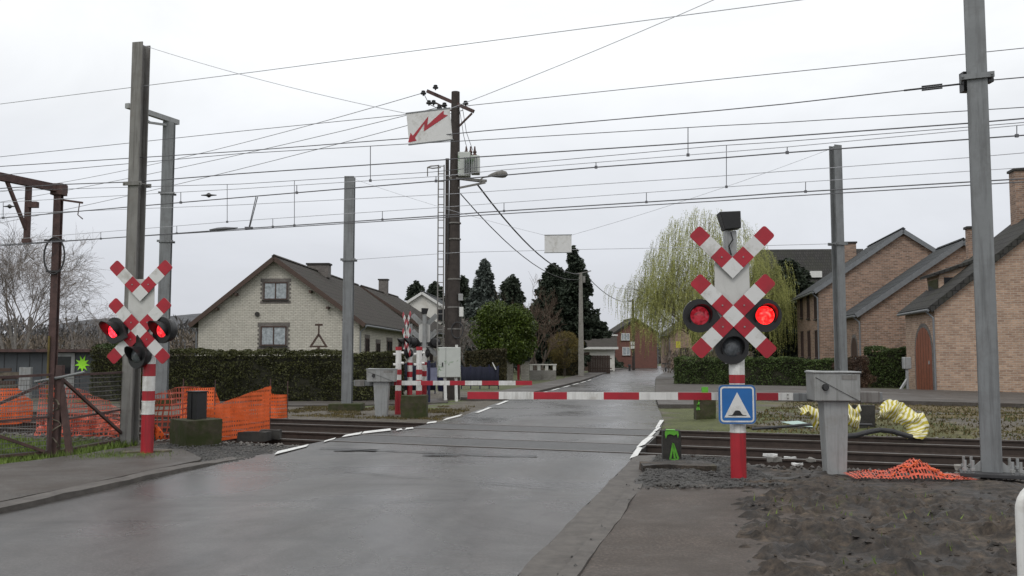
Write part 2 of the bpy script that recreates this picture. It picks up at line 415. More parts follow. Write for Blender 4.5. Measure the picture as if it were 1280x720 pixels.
# cloud deck: radiance rises from horizon to zenith, soft cloud mottling
el = ramp(nt, sep.outputs[2], [(0, (6.2, 6.4, 6.9)), (.10, (6.7, 6.95, 7.5)), (.20, (7.7, 7.95, 8.4)), (.31, (9.8, 10.0, 10.2)), (1, (10.5, 10.5, 10.5))])
mp = nt.nodes.new('ShaderNodeMapping'); mp.inputs['Scale'].default_value = (1, 1, 2.6); L(nt, tc.outputs['Generated'], mp.inputs['Vector'])
cn = ramp(nt, noise(nt, mp.outputs[0], 2.0, 6, .6, .5), [(.3, .90), (.7, 1.08)])
cl = mix(nt, 1.0, el, cn, 'MULTIPLY')
L(nt, mix(nt, .88, hs.outputs[0], cl), bg.inputs['Color']); bg.inputs['Strength'].default_value = .1
sl = bpy.data.lights.new('sun', 'SUN'); sl.energy = .7; sl.angle = R(20); sl.color = (1, .97, .93)
so = bpy.data.objects.new('sun', sl); col.objects.link(so)
sd = Vector((math.sin(SUN_AZ) * math.cos(SUN_EL), math.cos(SUN_AZ) * math.cos(SUN_EL), math.sin(SUN_EL)))
so.rotation_euler = sd.to_track_quat('Z', 'Y').to_euler()
vs = sc.view_settings; vs.view_transform = 'Standard'; vs.look = 'None'; vs.exposure = .18; vs.gamma = 1

# ================================================================== the lie of the land
LP = [(-6, -8.0), (0, -6.95), (9.4, -5.25), (13.8, -4.4), (18.0, -3.45), (20.9, -2.25), (23.9, -1.45), (33.5, -.3), (41.8, 1.45), (59, 4.6), (102, 11.3), (131, 18.2), (165, 30)]
RP = [(-6, -3.0), (0, -1.6), (6.7, 0), (14.7, 1.92), (19, 3.0), (23, 3.76), (30.7, 4.8), (38.3, 5.9), (65.7, 10.2), (80, 13), (122, 21.5), (165, 37)]
def interp(tab, y):
    for (a, xa), (b, xb) in zip(tab, tab[1:]):
        if y <= b: return xa + (xb - xa) * (y - a) / (b - a)
    return tab[-1][1]
def XL(y): return interp(LP, y)
def XR(y): return interp(RP, y)
def XB(y): return 1.95 + (y - 6.7) * .21 if y > 3 else 1.95 - 3.7 * .21     # pavement / mud boundary
def sstep(a, b, x):
    t = max(0, min(1, (x - a) / (b - a))); return t * t * (3 - 2 * t)
TR1, TR2 = (15.0, 16.45), (18.35, 19.8)
def gz(x, y):
    n = nn(x, y)
    z = -.03
    z -= .17 * sstep(14.0, 14.6, n) * (1 - sstep(20.2, 21.2, n))
    if 20.6 < n < 30 and x > XR(y) + .3:
        z += (.14 + .10 * fbm(x, y, .35, 3, 2)) * sstep(20.6, 23, n) * (1 - sstep(27, 30, n)) * sstep(.3, 3, x - XR(y))
    d = math.hypot(x, y)
    if d < 70: z -= abs(fbm(x, y, 1.4, 3)) * .035
    return z
def gcol(x, y):
    n = nn(x, y); e = fbm(x, y, .9, 4, 3.3) * .6
    grass = (.10, .135, .03); dry = (.10, .085, .045); dirt = (.10, .088, .07); grav = (.13, .12, .11); soil = (.075, .062, .048)
    if n + e < 13.9:
        if x < -6.6 + e * .3: return grass if n + e * 2 < 12.6 else soil
        if x < 0: return grav
        return soil
    if n + e * .5 < 20.6: return (.105, .095, .085) if n > 17.4 or n < 14.6 else (.09, .08, .07)
    if x > XR(y):
        k = sstep(7, 12, x + 2 * e)
        moss = (.075, .085, .025); br_ = (.115, .085, .036)
        if n < 36: c = tuple(moss[i] * (1 - k) + br_[i] * k for i in range(3)); return c if fbm(x, y, .5, 3, 9) > -.15 else dirt
        return (.10, .095, .06) if n < 46 else (.08, .09, .035)
    if n < 25: return dirt
    if n < 34 and x < -2: return dirt if e > -.1 else grass
    return (.075, .085, .035) if n > 40 else dirt

def axis(a, b, fine0, fine1, st):
    xs = list(np.arange(fine0, fine1 + 1e-6, st)); s = st; x = fine1
    while x < b: s *= 1.28; x += s; xs.append(min(x, b))
    s = st; x = fine0; pre = []
    while x > a: s *= 1.28; x -= s; pre.append(max(x, a))
    return pre[::-1] + xs
us = axis(-2500, 2500, -34, 30, .3); ns = axis(-600, 3500, 3, 27, .22)
vs_ = []; cols = []
for n in ns:
    for u in us:
        p = un(u, n); vs_.append((p.x, p.y, gz(p.x, p.y))); cols.append(gcol(p.x, p.y) if abs(n) < 200 and abs(u) < 200 else (.07, .075, .035))
W_ = len(us)
fs_ = [(i * W_ + j, i * W_ + j + 1, (i + 1) * W_ + j + 1, (i + 1) * W_ + j) for i in range(len(ns) - 1) for j in range(W_ - 1)]
me = bpy.data.meshes.new('ground'); me.from_pydata(vs_, [], fs_); me.materials.append(M['ground'])
ca = me.color_attributes.new('col', 'FLOAT_COLOR', 'POINT')
ca.data.foreach_set('color', np.array([(c[0], c[1], c[2], 1) for c in cols], np.float32).ravel())
me.polygons.foreach_set('use_smooth', [True] * len(me.polygons))
g = bpy.data.objects.new('ground', me); col.objects.link(g); tag(g, kind='structure')

def strip(name, ys, fa, fb, z0, zb, material, cols_=6, zf=None, kind='structure', parent=None):
    """a slab that follows the road: between fa(y) and fb(y), top z0, sides down to zb"""
    mb = MB(); vs = []; fs = []
    for y in ys:
        a, b = fa(y), fb(y)
        vs.append((a, y, zb))
        for k in range(cols_ + 1):
            x = a + (b - a) * k / cols_; vs.append((x, y, z0 + (zf(x, y) if zf else 0)))
        vs.append((b, y, zb))
    wd = cols_ + 3
    for i in range(len(ys) - 1):
        for k in range(wd - 1): fs.append((i * wd + k, i * wd + k + 1, (i + 1) * wd + k + 1, (i + 1) * wd + k))
    fs.append(tuple(range(wd))); fs.append(tuple(range(len(ys) * wd - 1, (len(ys) - 1) * wd - 1, -1)))
    mb.add(vs, fs); o = mb.build(name, material, parent, smooth=True, sharp=30)
    if kind: tag(o, kind=kind)
    return o
ysr = list(np.arange(-6, 45, .5)) + list(np.arange(45, 165, 3.0))
def roadz(x, y): return .014 * fbm(x, y, .45, 2, 5) * (1 - sstep(13, 13.8, nn(x, y)) * (1 - sstep(21, 22, nn(x, y))))  # slight unevenness
strip('road', ysr, lambda y: XL(y), lambda y: XR(y), 0.0, -.35, M['asphalt'], 14, roadz)
# left kerb and pavement (near side)
def wob(y, s, a=.03): return a * fbm(s, y, 1.7, 3)
yk = list(np.arange(-6, 14.9, .3))
strip('kerb', yk, lambda y: XL(y) - .28 + wob(y, 3), lambda y: XL(y) + wob(y, 7, .02), .055, -.2, M['kerbconc'], 3, lambda x, y: .012 * fbm(x, y, 2.5, 3) - .05 * sstep(12.5, 14.8, y))
strip('pavement', list(np.arange(-6, 16.4, .4)), lambda y: -7.35 + .25 * max(0, (y - 13.5)) + wob(y, 11, .1), lambda y: min(XL(y) - .283 + wob(y, 3), -4.7 - max(0, y - 14.2) * .55), .06, -.2, M['asphalt_p'], 6, lambda x, y: .015 * fbm(x, y, .9, 3) - .045 * sstep(12.5, 15.5, y))
strip('gravel_verge', list(np.arange(14.2, 20.4, .25)), lambda y: -6.0 - (y - 14.2) * .12 + wob(y, 31, .5), lambda y: XL(y) - .02 + wob(y, 15, .15), -.006, -.2, M['gravel'], 10, lambda x, y: .045 * fbm(x, y, 2.2, 4) - .02 - .15 * sstep(14.1, 14.7, nn(x, y)))
# right gutter, kerb, pavement
yg = list(np.arange(-4, 15.0, .3))
strip('gutter', yg, lambda y: XR(y) + .004 + wob(y, 21), lambda y: XR(y) + .34, .006, -.2, M['kerbconc'], 4, lambda x, y: .012 * fbm(x, y, 3, 3) + .004)
strip('kerb', list(np.arange(-4, 13.6, .3)), lambda y: XR(y) + .343, lambda y: XR(y) + .49 + wob(y, 5), .055, -.2, M['kerbconc'], 2, lambda x, y: .02 * fbm(x, y, 2, 3) - .04 * sstep(10.5, 13, y))
strip('pavement', list(np.arange(-4, 12.2, .3)), lambda y: XR(y) + .493 + wob(y, 5), lambda y: XB(y) + .32 + wob(y, 41, .06), .05, -.2, M['asphalt_brown'], 10, lambda x, y: .02 * fbm(x, y, 1.3, 4) - .03 * sstep(10.5, 12, y))
strip('gravel_verge', list(np.arange(11.2, 14.9, .2)), lambda y: XR(y) + .36 + wob(y, 51, .1), lambda y: 3.25 + wob(y, 61, .6), .03, -.25, M['gravel'], 12, lambda x, y: .05 * fbm(x, y, 2.4, 4) + .02 - .2 * sstep(14.0, 14.6, nn(x, y)))
# far pavements
strip('pavement', list(np.arange(29, 120, 2)), lambda y: XR(y) + .02, lambda y: XR(y) + 1.5, .09, -.1, M['asphalt_p'], 3)
strip('pavement', list(np.arange(34, 125, 2)), lambda y: XL(y) - 1.7, lambda y: XL(y) - .02, .09, -.1, M['asphalt_p'], 3)
# mud
mv = []; mf = []
mx = np.arange(1.2, 12.0, .05); my = np.arange(2.6, 14.6, .05)
for y in my:
    for x in mx:
        e = x - XB(y) - .18 * fbm(x * .4, y, 1.6, 3, 8)
        k = sstep(-.55, -.1, e) * (1 - sstep(13.1, 13.9, nn(x, y) + .3 * fbm(x, y, 1.2, 3)))
        h = .04 + .09 * fbm(x, y, .9, 3, 2) + .10 * abs(fbm(x, y, 2.2, 4, 6)) + .05 * fbm(x, y, 7, 3, 1) - .07 * abs(fbm(x, y, 4.5, 3, 14))
        h += .10 * sstep(3, 7, x) * sstep(14, 8, y) * (fbm(x, y, .5, 2) + .3)
        h += .075 * abs(fbm(x * .55, y * 1.3, 5, 5, 21)) + .03 * fbm(x, y, 13, 3, 31) - .025
        h *= 1 - .62 * sstep(10.2, 12.4, nn(x, y))
        mv.append((x, y, -.12 * (1 - k) + k * max(.045, h + .03)))
wd = len(mx)
mb = MB(); mb.add(mv, [(i * wd + j, i * wd + j + 1, (i + 1) * wd + j + 1, (i + 1) * wd + j) for i in range(len(my) - 1) for j in range(wd - 1)])
tag(mb.build('mud', M['mud'], smooth=True, sharp=40), kind='structure')
# parallel service path beyond the tracks, on the right
def flat(name, pts, material, z0, kind='structure', th=.006, z=None, **k):
    mb = MB(); mb.zprism([(p.x, p.y) for p in pts], z0 - th, z0); return tag(mb.build(name, material, **k), kind=kind)
flat('path', [P(838, 497), P(1000, 501), P(1290, 509), P(1500, 512), P(1500, 499), P(1290, 494), P(1000, 485), P(846, 482)], M['asphalt_p'], .10, th=.14)
flat('path', [P(150, 505.5), P(430, 507), P(560, 503), P(560, 498), P(430, 502), P(150, 501)], M['asphalt_p'], .01, th=.05)
# crossing surface panels between and beside the rails
for a, b in ((TR1[0] + .07, TR1[1] - .07), (TR2[0] + .07, TR2[1] - .07)):
    pts = []
    def edge(fn, n, off):
        # where the slanted crossing line meets the road edge
        y = 18.0
        for _ in range(30):
            x = fn(y) + off; y += (n - nn(x, y)) / NY * .7
        return Vector((fn(y) + off, y, 0))
    flat('crossing_panel', [edge(XL, a, .12), edge(XR, a, -.12), edge(XR, b, -.12), edge(XL, b, .12)], M['panel'], .007, th=.004)
# painted edge dashes
def dash(q):
    q = [P(*p) for p in q]; flat('road_marking', q, M['paint'], .021, th=.004)
for q in ([(343, 569.5), (383, 559.5), (386, 556.5), (347, 565.5)], [(404, 554), (418, 550), (420, 548), (406, 552)], [(427, 547.5), (450, 543.8), (453, 540.8), (432, 544.6)],
          [(452, 543.2), (489, 539), (488, 536.6), (455, 540.4)], [(495, 539.3), (503, 538.3), (502, 536.6), (496, 537.5)], [(506, 538), (517, 536.6), (516, 535), (508, 536)],
          [(553, 526.6), (575, 521), (578, 518.6), (558, 523.6)], [(533, 530.5), (545, 529), (546, 527.2), (535, 528.6)],
          [(787, 574.5), (797, 571), (803, 561), (797, 560)], [(795, 561), (806, 557), (817, 547), (811, 546.5), (803, 552)], [(809, 547.5), (815, 546), (820, 541), (817, 540)],
          [(816, 540.5), (821, 539.5), (826, 535), (822, 534.5)], [(819, 536), (824, 535), (830, 526), (825, 526)]):
    dash(q)
def ragged(name, pts, width, material, seed):
    # a tar seam or repair: pixel-traced on the road plane, ragged on both sides
    a = [P(*p) for p in pts]; up_ = []; dn_ = []
    for i in range(len(a) - 1):
        for k in range(8):
            q = a[i].lerp(a[i + 1], k / 8); d = (a[i + 1] - a[i]).normalized(); nr = Vector((-d.y, d.x, 0))
            w2 = width * (.5 + .5 * mnoise.noise(Vector((q.x * 3, q.y * 3, seed)))) ; of = .04 * mnoise.noise(Vector((q.x * 5, q.y * 5, seed + 4)))
            up_.append(q + nr * (w2 / 2 + of)); dn_.append(q - nr * (w2 / 2 - of))
    mb = MB(); n_ = len(up_); mb.add([(p.x, p.y, .0175) for p in up_] + [(p.x, p.y, .0175) for p in dn_], [(i, i + 1, n_ + i + 1, n_ + i) for i in range(n_ - 1)]); return tag(mb.build(name, material), kind='structure')
M['tar'] = mat('old_tar_repair', (.022, .022, .023), .5, .3, 6, .3)
ragged('tar_seam', [(400, 561), (440, 562), (500, 565), (560, 567), (610, 570), (680, 571)], .16, M['tar'], 1)
ragged('tar_seam', [(430, 590), (500, 597), (560, 600), (640, 607), (706, 613)], .035, M['tar'], 2)
ragged('road_patch', [(418, 563.5), (450, 563.5), (475, 564)], .42, M['tar'], 3)
ragged('road_patch', [(528, 569.5), (560, 569.5), (575, 570)], .30, M['tar'], 4)
# long edge line and centre joint beyond the crossing
for y in np.arange(26, 60, 4.2):
    flat('road_marking', [Vector((XL(y) + .15, y, 0)), Vector((XL(y) + .27, y, 0)), Vector((XL(y + 2.6) + .27, y + 2.6, 0)), Vector((XL(y + 2.6) + .15, y + 2.6, 0))], M['paint'], .018, th=.004)

# ================================================================== railway
M['railside'] = mat('rusty_rail', (.042, .029, .023), .75, .3, 8, .2)
M['railtop'] = mat('worn_rail_head', (.13, .12, .11), .4, .15, 5, 0, .1)
M['sleeper'] = mat('timber_sleeper', (.035, .029, .025), .85, .35, 7, .5)
def railway(axis_n, label, gauge):
    t = thing('railway_track', label, 'railway track', un(0, axis_n), math.atan2(UY, UX))
    for s in (-1, 1):
        y = s * gauge / 2
        mb = MB(); prof = [(-.07, -.175), (.07, -.175), (.07, -.163), (.012, -.14), (.012, -.04), (.036, -.03), (.036, -.004), (-.036, -.004), (-.036, -.03), (-.012, -.04), (-.012, -.14), (-.07, -.163)]
        k = len(prof); X0, X1 = -140, 90
        vs = [(X0, y + a, b + .010) for a, b in prof] + [(X1, y + a, b + .010) for a, b in prof]
        mb.add(vs, [(i, (i + 1) % k, (i + 1) % k + k, i + k) for i in range(k)])
        r = mb.build('rail', M['railside'], t)
        mb = MB(); mb.box(X0, X1, y - .035, y + .035, .0065, .0125); mb.build('rail_head', M['railtop'], r)
    sl_ = None
    for i in range(100):
        x = -28 + i * .6
        if sl_ is None:
            mb = MB(); mb.cbox((0, 0, -.215), (.25, 2.5, .13)); sl_ = mb.build('sleeper', M['sleeper'], t, bevel=.01)
            sl_.location = (x, 0, 0)
        else:
            c = sl_.copy(); col.objects.link(c); c.parent = t; c.location = (x, 0, 0)
    return t
railway(sum(TR1) / 2, 'nearer of the two rusty railway tracks crossing the wet road', TR1[1] - TR1[0])
railway(sum(TR2) / 2, 'farther of the two railway tracks, closer to the mossy hedge side', TR2[1] - TR2[0])
# ballast stones (nobody could count them)
rng = random.Random(5)
def stones(name, pts, material, smin, smax, seed=1):
    rg = random.Random(seed); V = []; Fc = []
    base = [(-1, 0, 0), (1, 0, 0), (0, -1, 0), (0, 1, 0), (0, 0, -.6), (0, 0, .8)]
    tri = [(0, 2, 5), (2, 1, 5), (1, 3, 5), (3, 0, 5), (2, 0, 4), (1, 2, 4), (3, 1, 4), (0, 3, 4)]
    for p in pts:
        s = rg.uniform(smin, smax); a = rg.uniform(0, 6.28); ca, sa = math.cos(a), math.sin(a); b = len(V)
        for q in base:
            x, y, z = [q[i] * s * rg.uniform(.6, 1.2) for i in range(3)]
            V.append((p[0] + x * ca - y * sa, p[1] + x * sa + y * ca, p[2] + z * .8))
        Fc += [tuple(b + i for i in t) for t in tri]
    mb = MB(); mb.v = V; mb.f = Fc; mb.m = [0] * len(Fc)
    return mb
pts = []
for i in range(16000):
    n = rng.uniform(13.7, 20.9); u = rng.uniform(-22, 14); p = un(u, n)
    if XL(p.y) - .05 < p.x < XR(p.y) + .05: continue
    if TR1[0] - .5 < n < TR1[1] + .5 and rng.random() < .5: continue
    pts.append((p.x, p.y, gz(p.x, p.y) + rng.uniform(0, .03) + .03 * (n < 14.6)))
tag(stones('ballast', pts, M['ballast'], .025, .055).build('ballast', M['ballast']), 'grey brown ballast stones lying around the railway tracks', 'ballast', kind='stuff')
pts = []
for i in range(5200):
    y = rng.uniform(13.6, 19); x = rng.uniform(-6.4, XL(y) + .1)
    if nn(x, y) > 14.4: continue
    pts.append((x, y, gz(x, y) + .035))
for i in range(5200):
    y = rng.uniform(10.9, 14.6); x = rng.uniform(XR(y) + .4, 3.3)
    if nn(x, y) > 14.4: continue
    pts.append((x, y, .055 + .05 * fbm(x, y, 2.4, 4)))
for i in range(70):
    y = rng.uniform(-1, 14.5); x = XR(y) + .34 + rng.gauss(0, .07); pts.append((x, y, .02 + (.04 if x > XR(y) + .35 else 0) - .17 * sstep(14.1, 14.6, nn(x, y))))
for i in range(15):
    y = rng.uniform(3, 11.5); x = XB(y) - abs(rng.gauss(0, .28)); pts.append((x, y, .052))
tag(stones('gravel', pts, M['gravel'], .010, .028, 2).build('gravel', M['gravel']), 'dark fine gravel strewn beside the road on both sides of the crossing', 'gravel', kind='stuff')

pts = []
for i in range(1500):
    y = rng.uniform(3, 13.2); x = XB(y) + rng.uniform(-.1, 8)
    if nn(x, y) > 13.4: continue
    h = .04 + .09 * fbm(x, y, .9, 3, 2) + .10 * abs(fbm(x, y, 2.2, 4, 6)) - .07 * abs(fbm(x, y, 4.5, 3, 14))
    h *= 1 - .62 * sstep(10.2, 12.4, nn(x, y)); pts.append((x, y, max(.045, h + .03) + .005))
tag(stones('mud_clods', pts, M['mud'], .012, .04, 3).build('mud_clods', M['mud']), 'loose clods of dark earth scattered over the churned mud at the lower right', 'mud clods', kind='stuff')
# ================================================================== masts
def hbeam(mb, b, h, zt, tw=.016, tf=.022, z0=0, mi=0):
    mb.box(-b / 2, b / 2, -h / 2, -h / 2 + tf, z0, zt, mi); mb.box(-b / 2, b / 2, h / 2 - tf, h / 2, z0, zt, mi)
    mb.box(-tw / 2, tw / 2, -h / 2 + tf, h / 2 - tf, z0, zt, mi)
def mast(label, base, H, b, h, material, rz, clamps=(), plinth=None, plate=False):
    t = thing('catenary_mast', label, 'mast', base, rz, 'catenary masts along the railway')
    mb = MB(); hbeam(mb, b, h, H); mb.build('pole', material, t, bevel=.004)
    for z in clamps:
        mb = MB(); mb.cbox((0, -h / 2 - .02, z), (b + .16, .03, .07)); mb.cbox((0, h / 2 + .02, z), (b + .16, .03, .07))
        for s in (-1, 1): mb.tube([(s * (b / 2 + .05), -h / 2 - .06, z), (s * (b / 2 + .05), h / 2 + .06, z)], .014, 8)
        mb.build('clamp', material, t)
    if plinth:
        mb = MB(); mb.cbox((0, 0, .0), (plinth, plinth, .36)); mb.build('plinth', M['mossblock'], t, bevel=.02)
    if plate:
        mb = MB(); mb.cbox((0, 0, .06), (.74, .60, .05)); mb.build('base_plate', M['dark'], t, bevel=.008)
        mb = MB()
        for s in (-1, 1):
            mb.add([(s * b / 2, -.02, .085), (s * (b / 2 + .14), -.02, .085), (s * b / 2, -.02, .22), (s * b / 2, .02, .085), (s * (b / 2 + .14), .02, .085), (s * b / 2, .02, .22)], [(0, 1, 2), (3, 5, 4), (0, 3, 4, 1), (1, 4, 5, 2), (0, 2, 5, 3)])
        mb.build('gusset', M['steel_lt'], t)
        for x in (-.31, -.22, .22, .31):
            for y in (-.23, .23):
                mb = MB(); mb.tube([(x, y, .08), (x, y, .24)], .018, 8); mb.tube([(x, y, .11), (x, y, .145)], .036, 6); mb.build('bolt', M['steel_lt'], t)
    return t
ARZ = math.atan2(UY, UX)
B_R = P(1240, 598, .05); B_L = NP(165, 445, 13.35); B_L.z = -.03
B_M = un(0, 24.2); 
def on_n(px, n):
    d = ray(px, 445); t = n / (d.x * NX + d.y * NY); return Vector((d.x * t, d.y * t, 0))
B_FM, B_FR, B_FL, B_PORT = on_n(434.5, 24.2), on_n(1051, 24.2), on_n(203.5, 24.2), on_n(66, 24.2)
def hz(px, py, base): return Q(px, py, base.y).z
mast('tall grey steel mast on a bolted plate at the muddy right hand corner', B_R, 8.0, .24, .17, M['steel'], R(-24), (Q(1220, 102, B_R.y).z,), None, True)
mast('thick weathered steel mast behind the left warning lights', B_L, hz(180, 53, B_L), .22, .26, M['steel_old'], R(-12), (Q(172, 229, B_L.y).z,))
mast('slim grey mast in front of the cream brick house', B_FM, hz(440, 221, B_FM), .30, .26, M['steel'], R(0), (Q(437, 325, B_FM.y).z,), .95)
mast('slim grey mast in front of the brown brick houses', B_FR, hz(1043, 182, B_FR), .22, .22, M['steel'], R(20), (Q(1047, 305, B_FR.y).z,), .8)
far = mast('tall grey mast with a short bracket arm on top, behind the thick weathered mast', B_FL, hz(213, 153, B_FL), .36, .30, M['steel'], R(10), (Q(207, 242, B_FL.y).z, Q(205, 302, B_FL.y).z), .8)
zt = hz(213, 153, B_FL)
mb = MB(); Mi = Matrix.Rotation(-R(10), 4, 'Z')
def loc(v): return Mi @ (Vector(v))
a = loc((NX * .4, NY * .4, zt + .09)); b = loc((-NX * 1.9, -NY * 1.9, zt + .09)); mb.bar(a, b, .16, .16)
mb.bar(loc((-NX * 1.7, -NY * 1.7, zt + .02)), loc((-NX * .9, -NY * .9, zt - .22)), .07); mb.bar(loc((-NX * .9, -NY * .9, zt - .22)), loc((0, 0, zt - .1)), .07)
mb.build('bracket_arm', M['steel_lt'], far)
# rusty portal frame on the left
PT = thing('rusty_portal', 'rusty brown catenary portal with a beam reaching in from the left', 'catenary portal', B_PORT, 0)
zt = hz(74, 240, B_PORT)
mb = MB(); hbeam(mb, .24, .24, zt, .05, .05); mb.build('pole', M['rust'], PT)
mb = MB(); mb.bar((NX * .3, NY * .3, zt + .12), (-NX * 13, -NY * 13, zt + .12), .2, .26)
mb.cbox((0, 0, zt + .08), (.42, .4, .4)); mb.build('beam', M['rust'], PT)
mb = MB()
def up(k, z): return Vector((-NX * k, -NY * k, z))
mb.bar(up(1.25, zt), up(1.25, zt - 1.9), .16); mb.bar(up(2.1, zt), up(1.3, zt - 1.5), .1); mb.cbox(up(1.25, zt - .65) + Vector((.18, 0, 0)), (.3, .2, .2)); mb.cbox(up(1.25, zt - 1.9), (.25, .2, .14))
mb.build('drop_post', M['rust'], PT)
mb = MB(); mb.bar((0.1, 0, zt - .28), (.95, -.2, zt - .42), .07); mb.tube([(.85, -.2, zt - .42), (.8, -.2, zt - .85), (.98, -.2, zt - 1.0)], .02, 6); mb.build('bracket', M['rust'], PT)
mb = MB()
th = [i * PI / 12 for i in range(25)]
mb.tube([(.02 + .36 * math.sin(t), -.2, zt - 2.3 + .65 * math.cos(t)) for t in th], .03, 6); mb.cbox((0, -.18, zt - 1.75), (.7, .05, .06)); mb.cbox((0, -.18, zt - 2.85), (.5, .05, .06))
mb.build('cable_loop', M['dark'], PT)
mb = MB(); mb.tube([(-.07, -.17, 0), (-.07, -.17, 2.3)], .04, 6); mb.build('conduit', M['gold'], PT)

# ================================================================== overhead lines
def wire(mb, pts, n, r=.011, sag=0.0, seg=10, mi=0):
    ps = [NP(px, py, n) for px, py in pts]; out = []
    for a, b in zip(ps, ps[1:]):
        for i in range(seg): out.append(a.lerp(b, i / seg))
    out.append(ps[-1]); mb.tube(out, r * .82, 5, mi)
def ext(pts):
    """carry the ends of a line on beyond the frame"""
    (x0, y0), (x1, y1) = pts[0], pts[1]; (xa, ya), (xb, yb) = pts[-2], pts[-1]
    s0 = (y1 - y0) / (x1 - x0); s1 = (yb - ya) / (xb - xa)
    return [(x0 - 420, y0 - 420 * s0)] + list(pts) + [(xb + 500, yb + 500 * s1)]
A_M = ext([(0, 219), (300, 192), (508, 180), (600, 175), (900, 157), (980, 153), (1280, 134)])
A_X = ext([(35, 251), (300, 236), (554, 220), (620, 213), (900, 190.5), (980, 184), (1280, 156)])
A_C = ext([(0, 272.6), (163, 258.5), (300, 246.8), (554, 225.5), (745, 209), (900, 197.5), (980, 191), (1280, 169)])
B_Mm = ext([(90, 236), (300, 230), (540, 215), (600, 209), (900, 182), (980, 177), (1210, 158.8), (1280, 153)])
B_X = ext([(90, 293), (300, 276), (554, 259), (600, 255.6), (900, 234), (980, 229), (1280, 209.5)])
B_C = ext([(40, 304.5), (300, 286), (555, 269.4), (600, 265.6), (900, 246.7), (980, 241), (1269, 224)])
B_C2 = ext([(300, 287.5), (600, 269), (900, 251), (980, 245.6), (1269, 228)])
def yat(pts, px):
    for (a, ya), (b, yb) in zip(pts, pts[1:]):
        if px <= b: return ya + (yb - ya) * (px - a) / (b - a)
    return pts[-1][1]
def line_thing(label, n, parts, drops):
    t = thing('overhead_line', label, 'overhead line', (0, 0, 0), 0, 'catenary lines above the tracks')
    for nm, pts, r in parts:
        mb = MB(); wire(mb, pts, n, r); mb.build(nm, M['wire'] if r > .008 else M['wirelt'], t, smooth=True)
    for px, a, b in drops:
        mb = MB(); mb.tube([NP(px, yat(a, px), n), NP(px, yat(b, px), n)], .008, 4)
        q = NP(px, yat(b, px), n); mb.cbox(q, (.05, .03, .05)); mb.build('dropper', M['wire'], t)
    return t
la = line_thing('catenary wires with short droppers above the nearer track', 15.75, [('messenger_wire', A_M, .009), ('auxiliary_wire', A_X, .008), ('contact_wire', A_C, .014)],
           [(226, A_X, A_C), (371, A_X, A_C), (463, A_M, A_X), (545, A_X, A_C), (745, A_X, A_C), (860, A_M, A_X), (4, A_X, A_C), (984, A_X, A_C), (1271, A_X, A_C)])
lb = line_thing('lowest catenary wires with short droppers above the farther track', 19.1, [('messenger_wire', B_Mm, .009), ('auxiliary_wire', B_X, .008), ('contact_wire', B_C, .016), ('contact_wire', B_C2, .013)],
           [(126, B_X, B_C), (221, B_X, B_C), (284, B_Mm, B_X), (341, B_X, B_C), (368, B_Mm, B_C), (478, B_X, B_C), (630, B_X, B_C), (808, B_X, B_C), (908, B_Mm, B_X), (1007, B_X, B_C)])
mb = MB()
mb.tube([NP(320, 246, 19.1), NP(311, 285, 19.1)], .012, 5); mb.tube([NP(322, 246, 19.1), NP(312, 285, 19.1)], .012, 5); mb.cbox(NP(311, 285, 19.1), (.2, .05, .06)); mb.build('jumper', M['wire'], lb)
mb = MB(); mb.tube([NP(x, yat(B_C, x), 19.1) + Vector((0, 0, .03)) for x in (262, 272, 282, 292, 297)], [.015, .045, .045, .02, .012], 8); mb.build('splice', M['wire'], lb)
def feeder(label, n, pts, r, extend=True):
    mb = MB(); wire(mb, ext(pts) if extend else pts, n, r)
    return tag(mb.build('overhead_wire', M['wire'] if r > .008 else M['wirelt'], smooth=True), label, 'overhead wire', 'single wires running along the railway')
feeder('topmost wire running from the left edge up to the top of the picture', 13.35, [(0, 130), (320, 89.6), (1000, 0)], .008)
feeder('wire just above the lightning sign level, second from the top', 19.1, [(0, 196), (300, 164), (500, 144), (590, 131.5), (900, 99), (1280, 60)], .010)
feeder('wire clamped to the left weathered mast and running on as a thick line', 13.35, [(0, 235.5), (80, 230.4), (175, 227), (300, 217), (554, 199.7), (600, 196), (900, 176.4), (980, 170.6), (1210, 154), (1280, 148)], .012)
feeder('thin wire passing halfway between the two contact wires', 17.4, [(127, 262.7), (300, 256), (553, 243), (600, 240), (900, 220), (980, 214), (1210, 197), (1280, 191)], .008)
t = thing('anchor_wire', 'tensioned wire with a turnbuckle ending at the tall right mast', 'overhead wire', (0, 0, 0), 0, 'single wires running along the railway')
mb = MB(); wire(mb, [(-400, 240), (0, 208), (300, 189), (508, 173), (600, 164), (900, 137.8), (980, 130), (1130, 113)], 13.35, .010); wire(mb, [(1240, 100), (1280, 96.5), (1700, 55)], 13.35, .010); mb.build('wire', M['wire'], t, smooth=True)
mb = MB(); wire(mb, [(1130, 113), (1200, 105)], 13.35, .016)
for d in (-.025, .025):
    a = NP(1152, 110.5, 13.35); b = NP(1178, 107.5, 13.35); mb.tube([a + Vector((0, 0, d)), b + Vector((0, 0, d))], .012, 5)
mb.cbox(NP(1206, 103, 13.35), (.09, .12, .26)); mb.cbox(NP(1236, 98, 13.35), (.07, .12, .12)); mb.build('turnbuckle', M['black'], t)
t = tag(MB().tube([Q(437, 325, B_FM.y), Q(573, 315.5, 26.3), Q(740, 311.5, 25.4), Q(900, 308.5, 24), Q(1047, 304.5, B_FR.y)], .007, 5).build('overhead_wire', M['wirelt']), 'low thin wire strung between the two slim grey masts', 'overhead wire', 'single wires running along the railway')
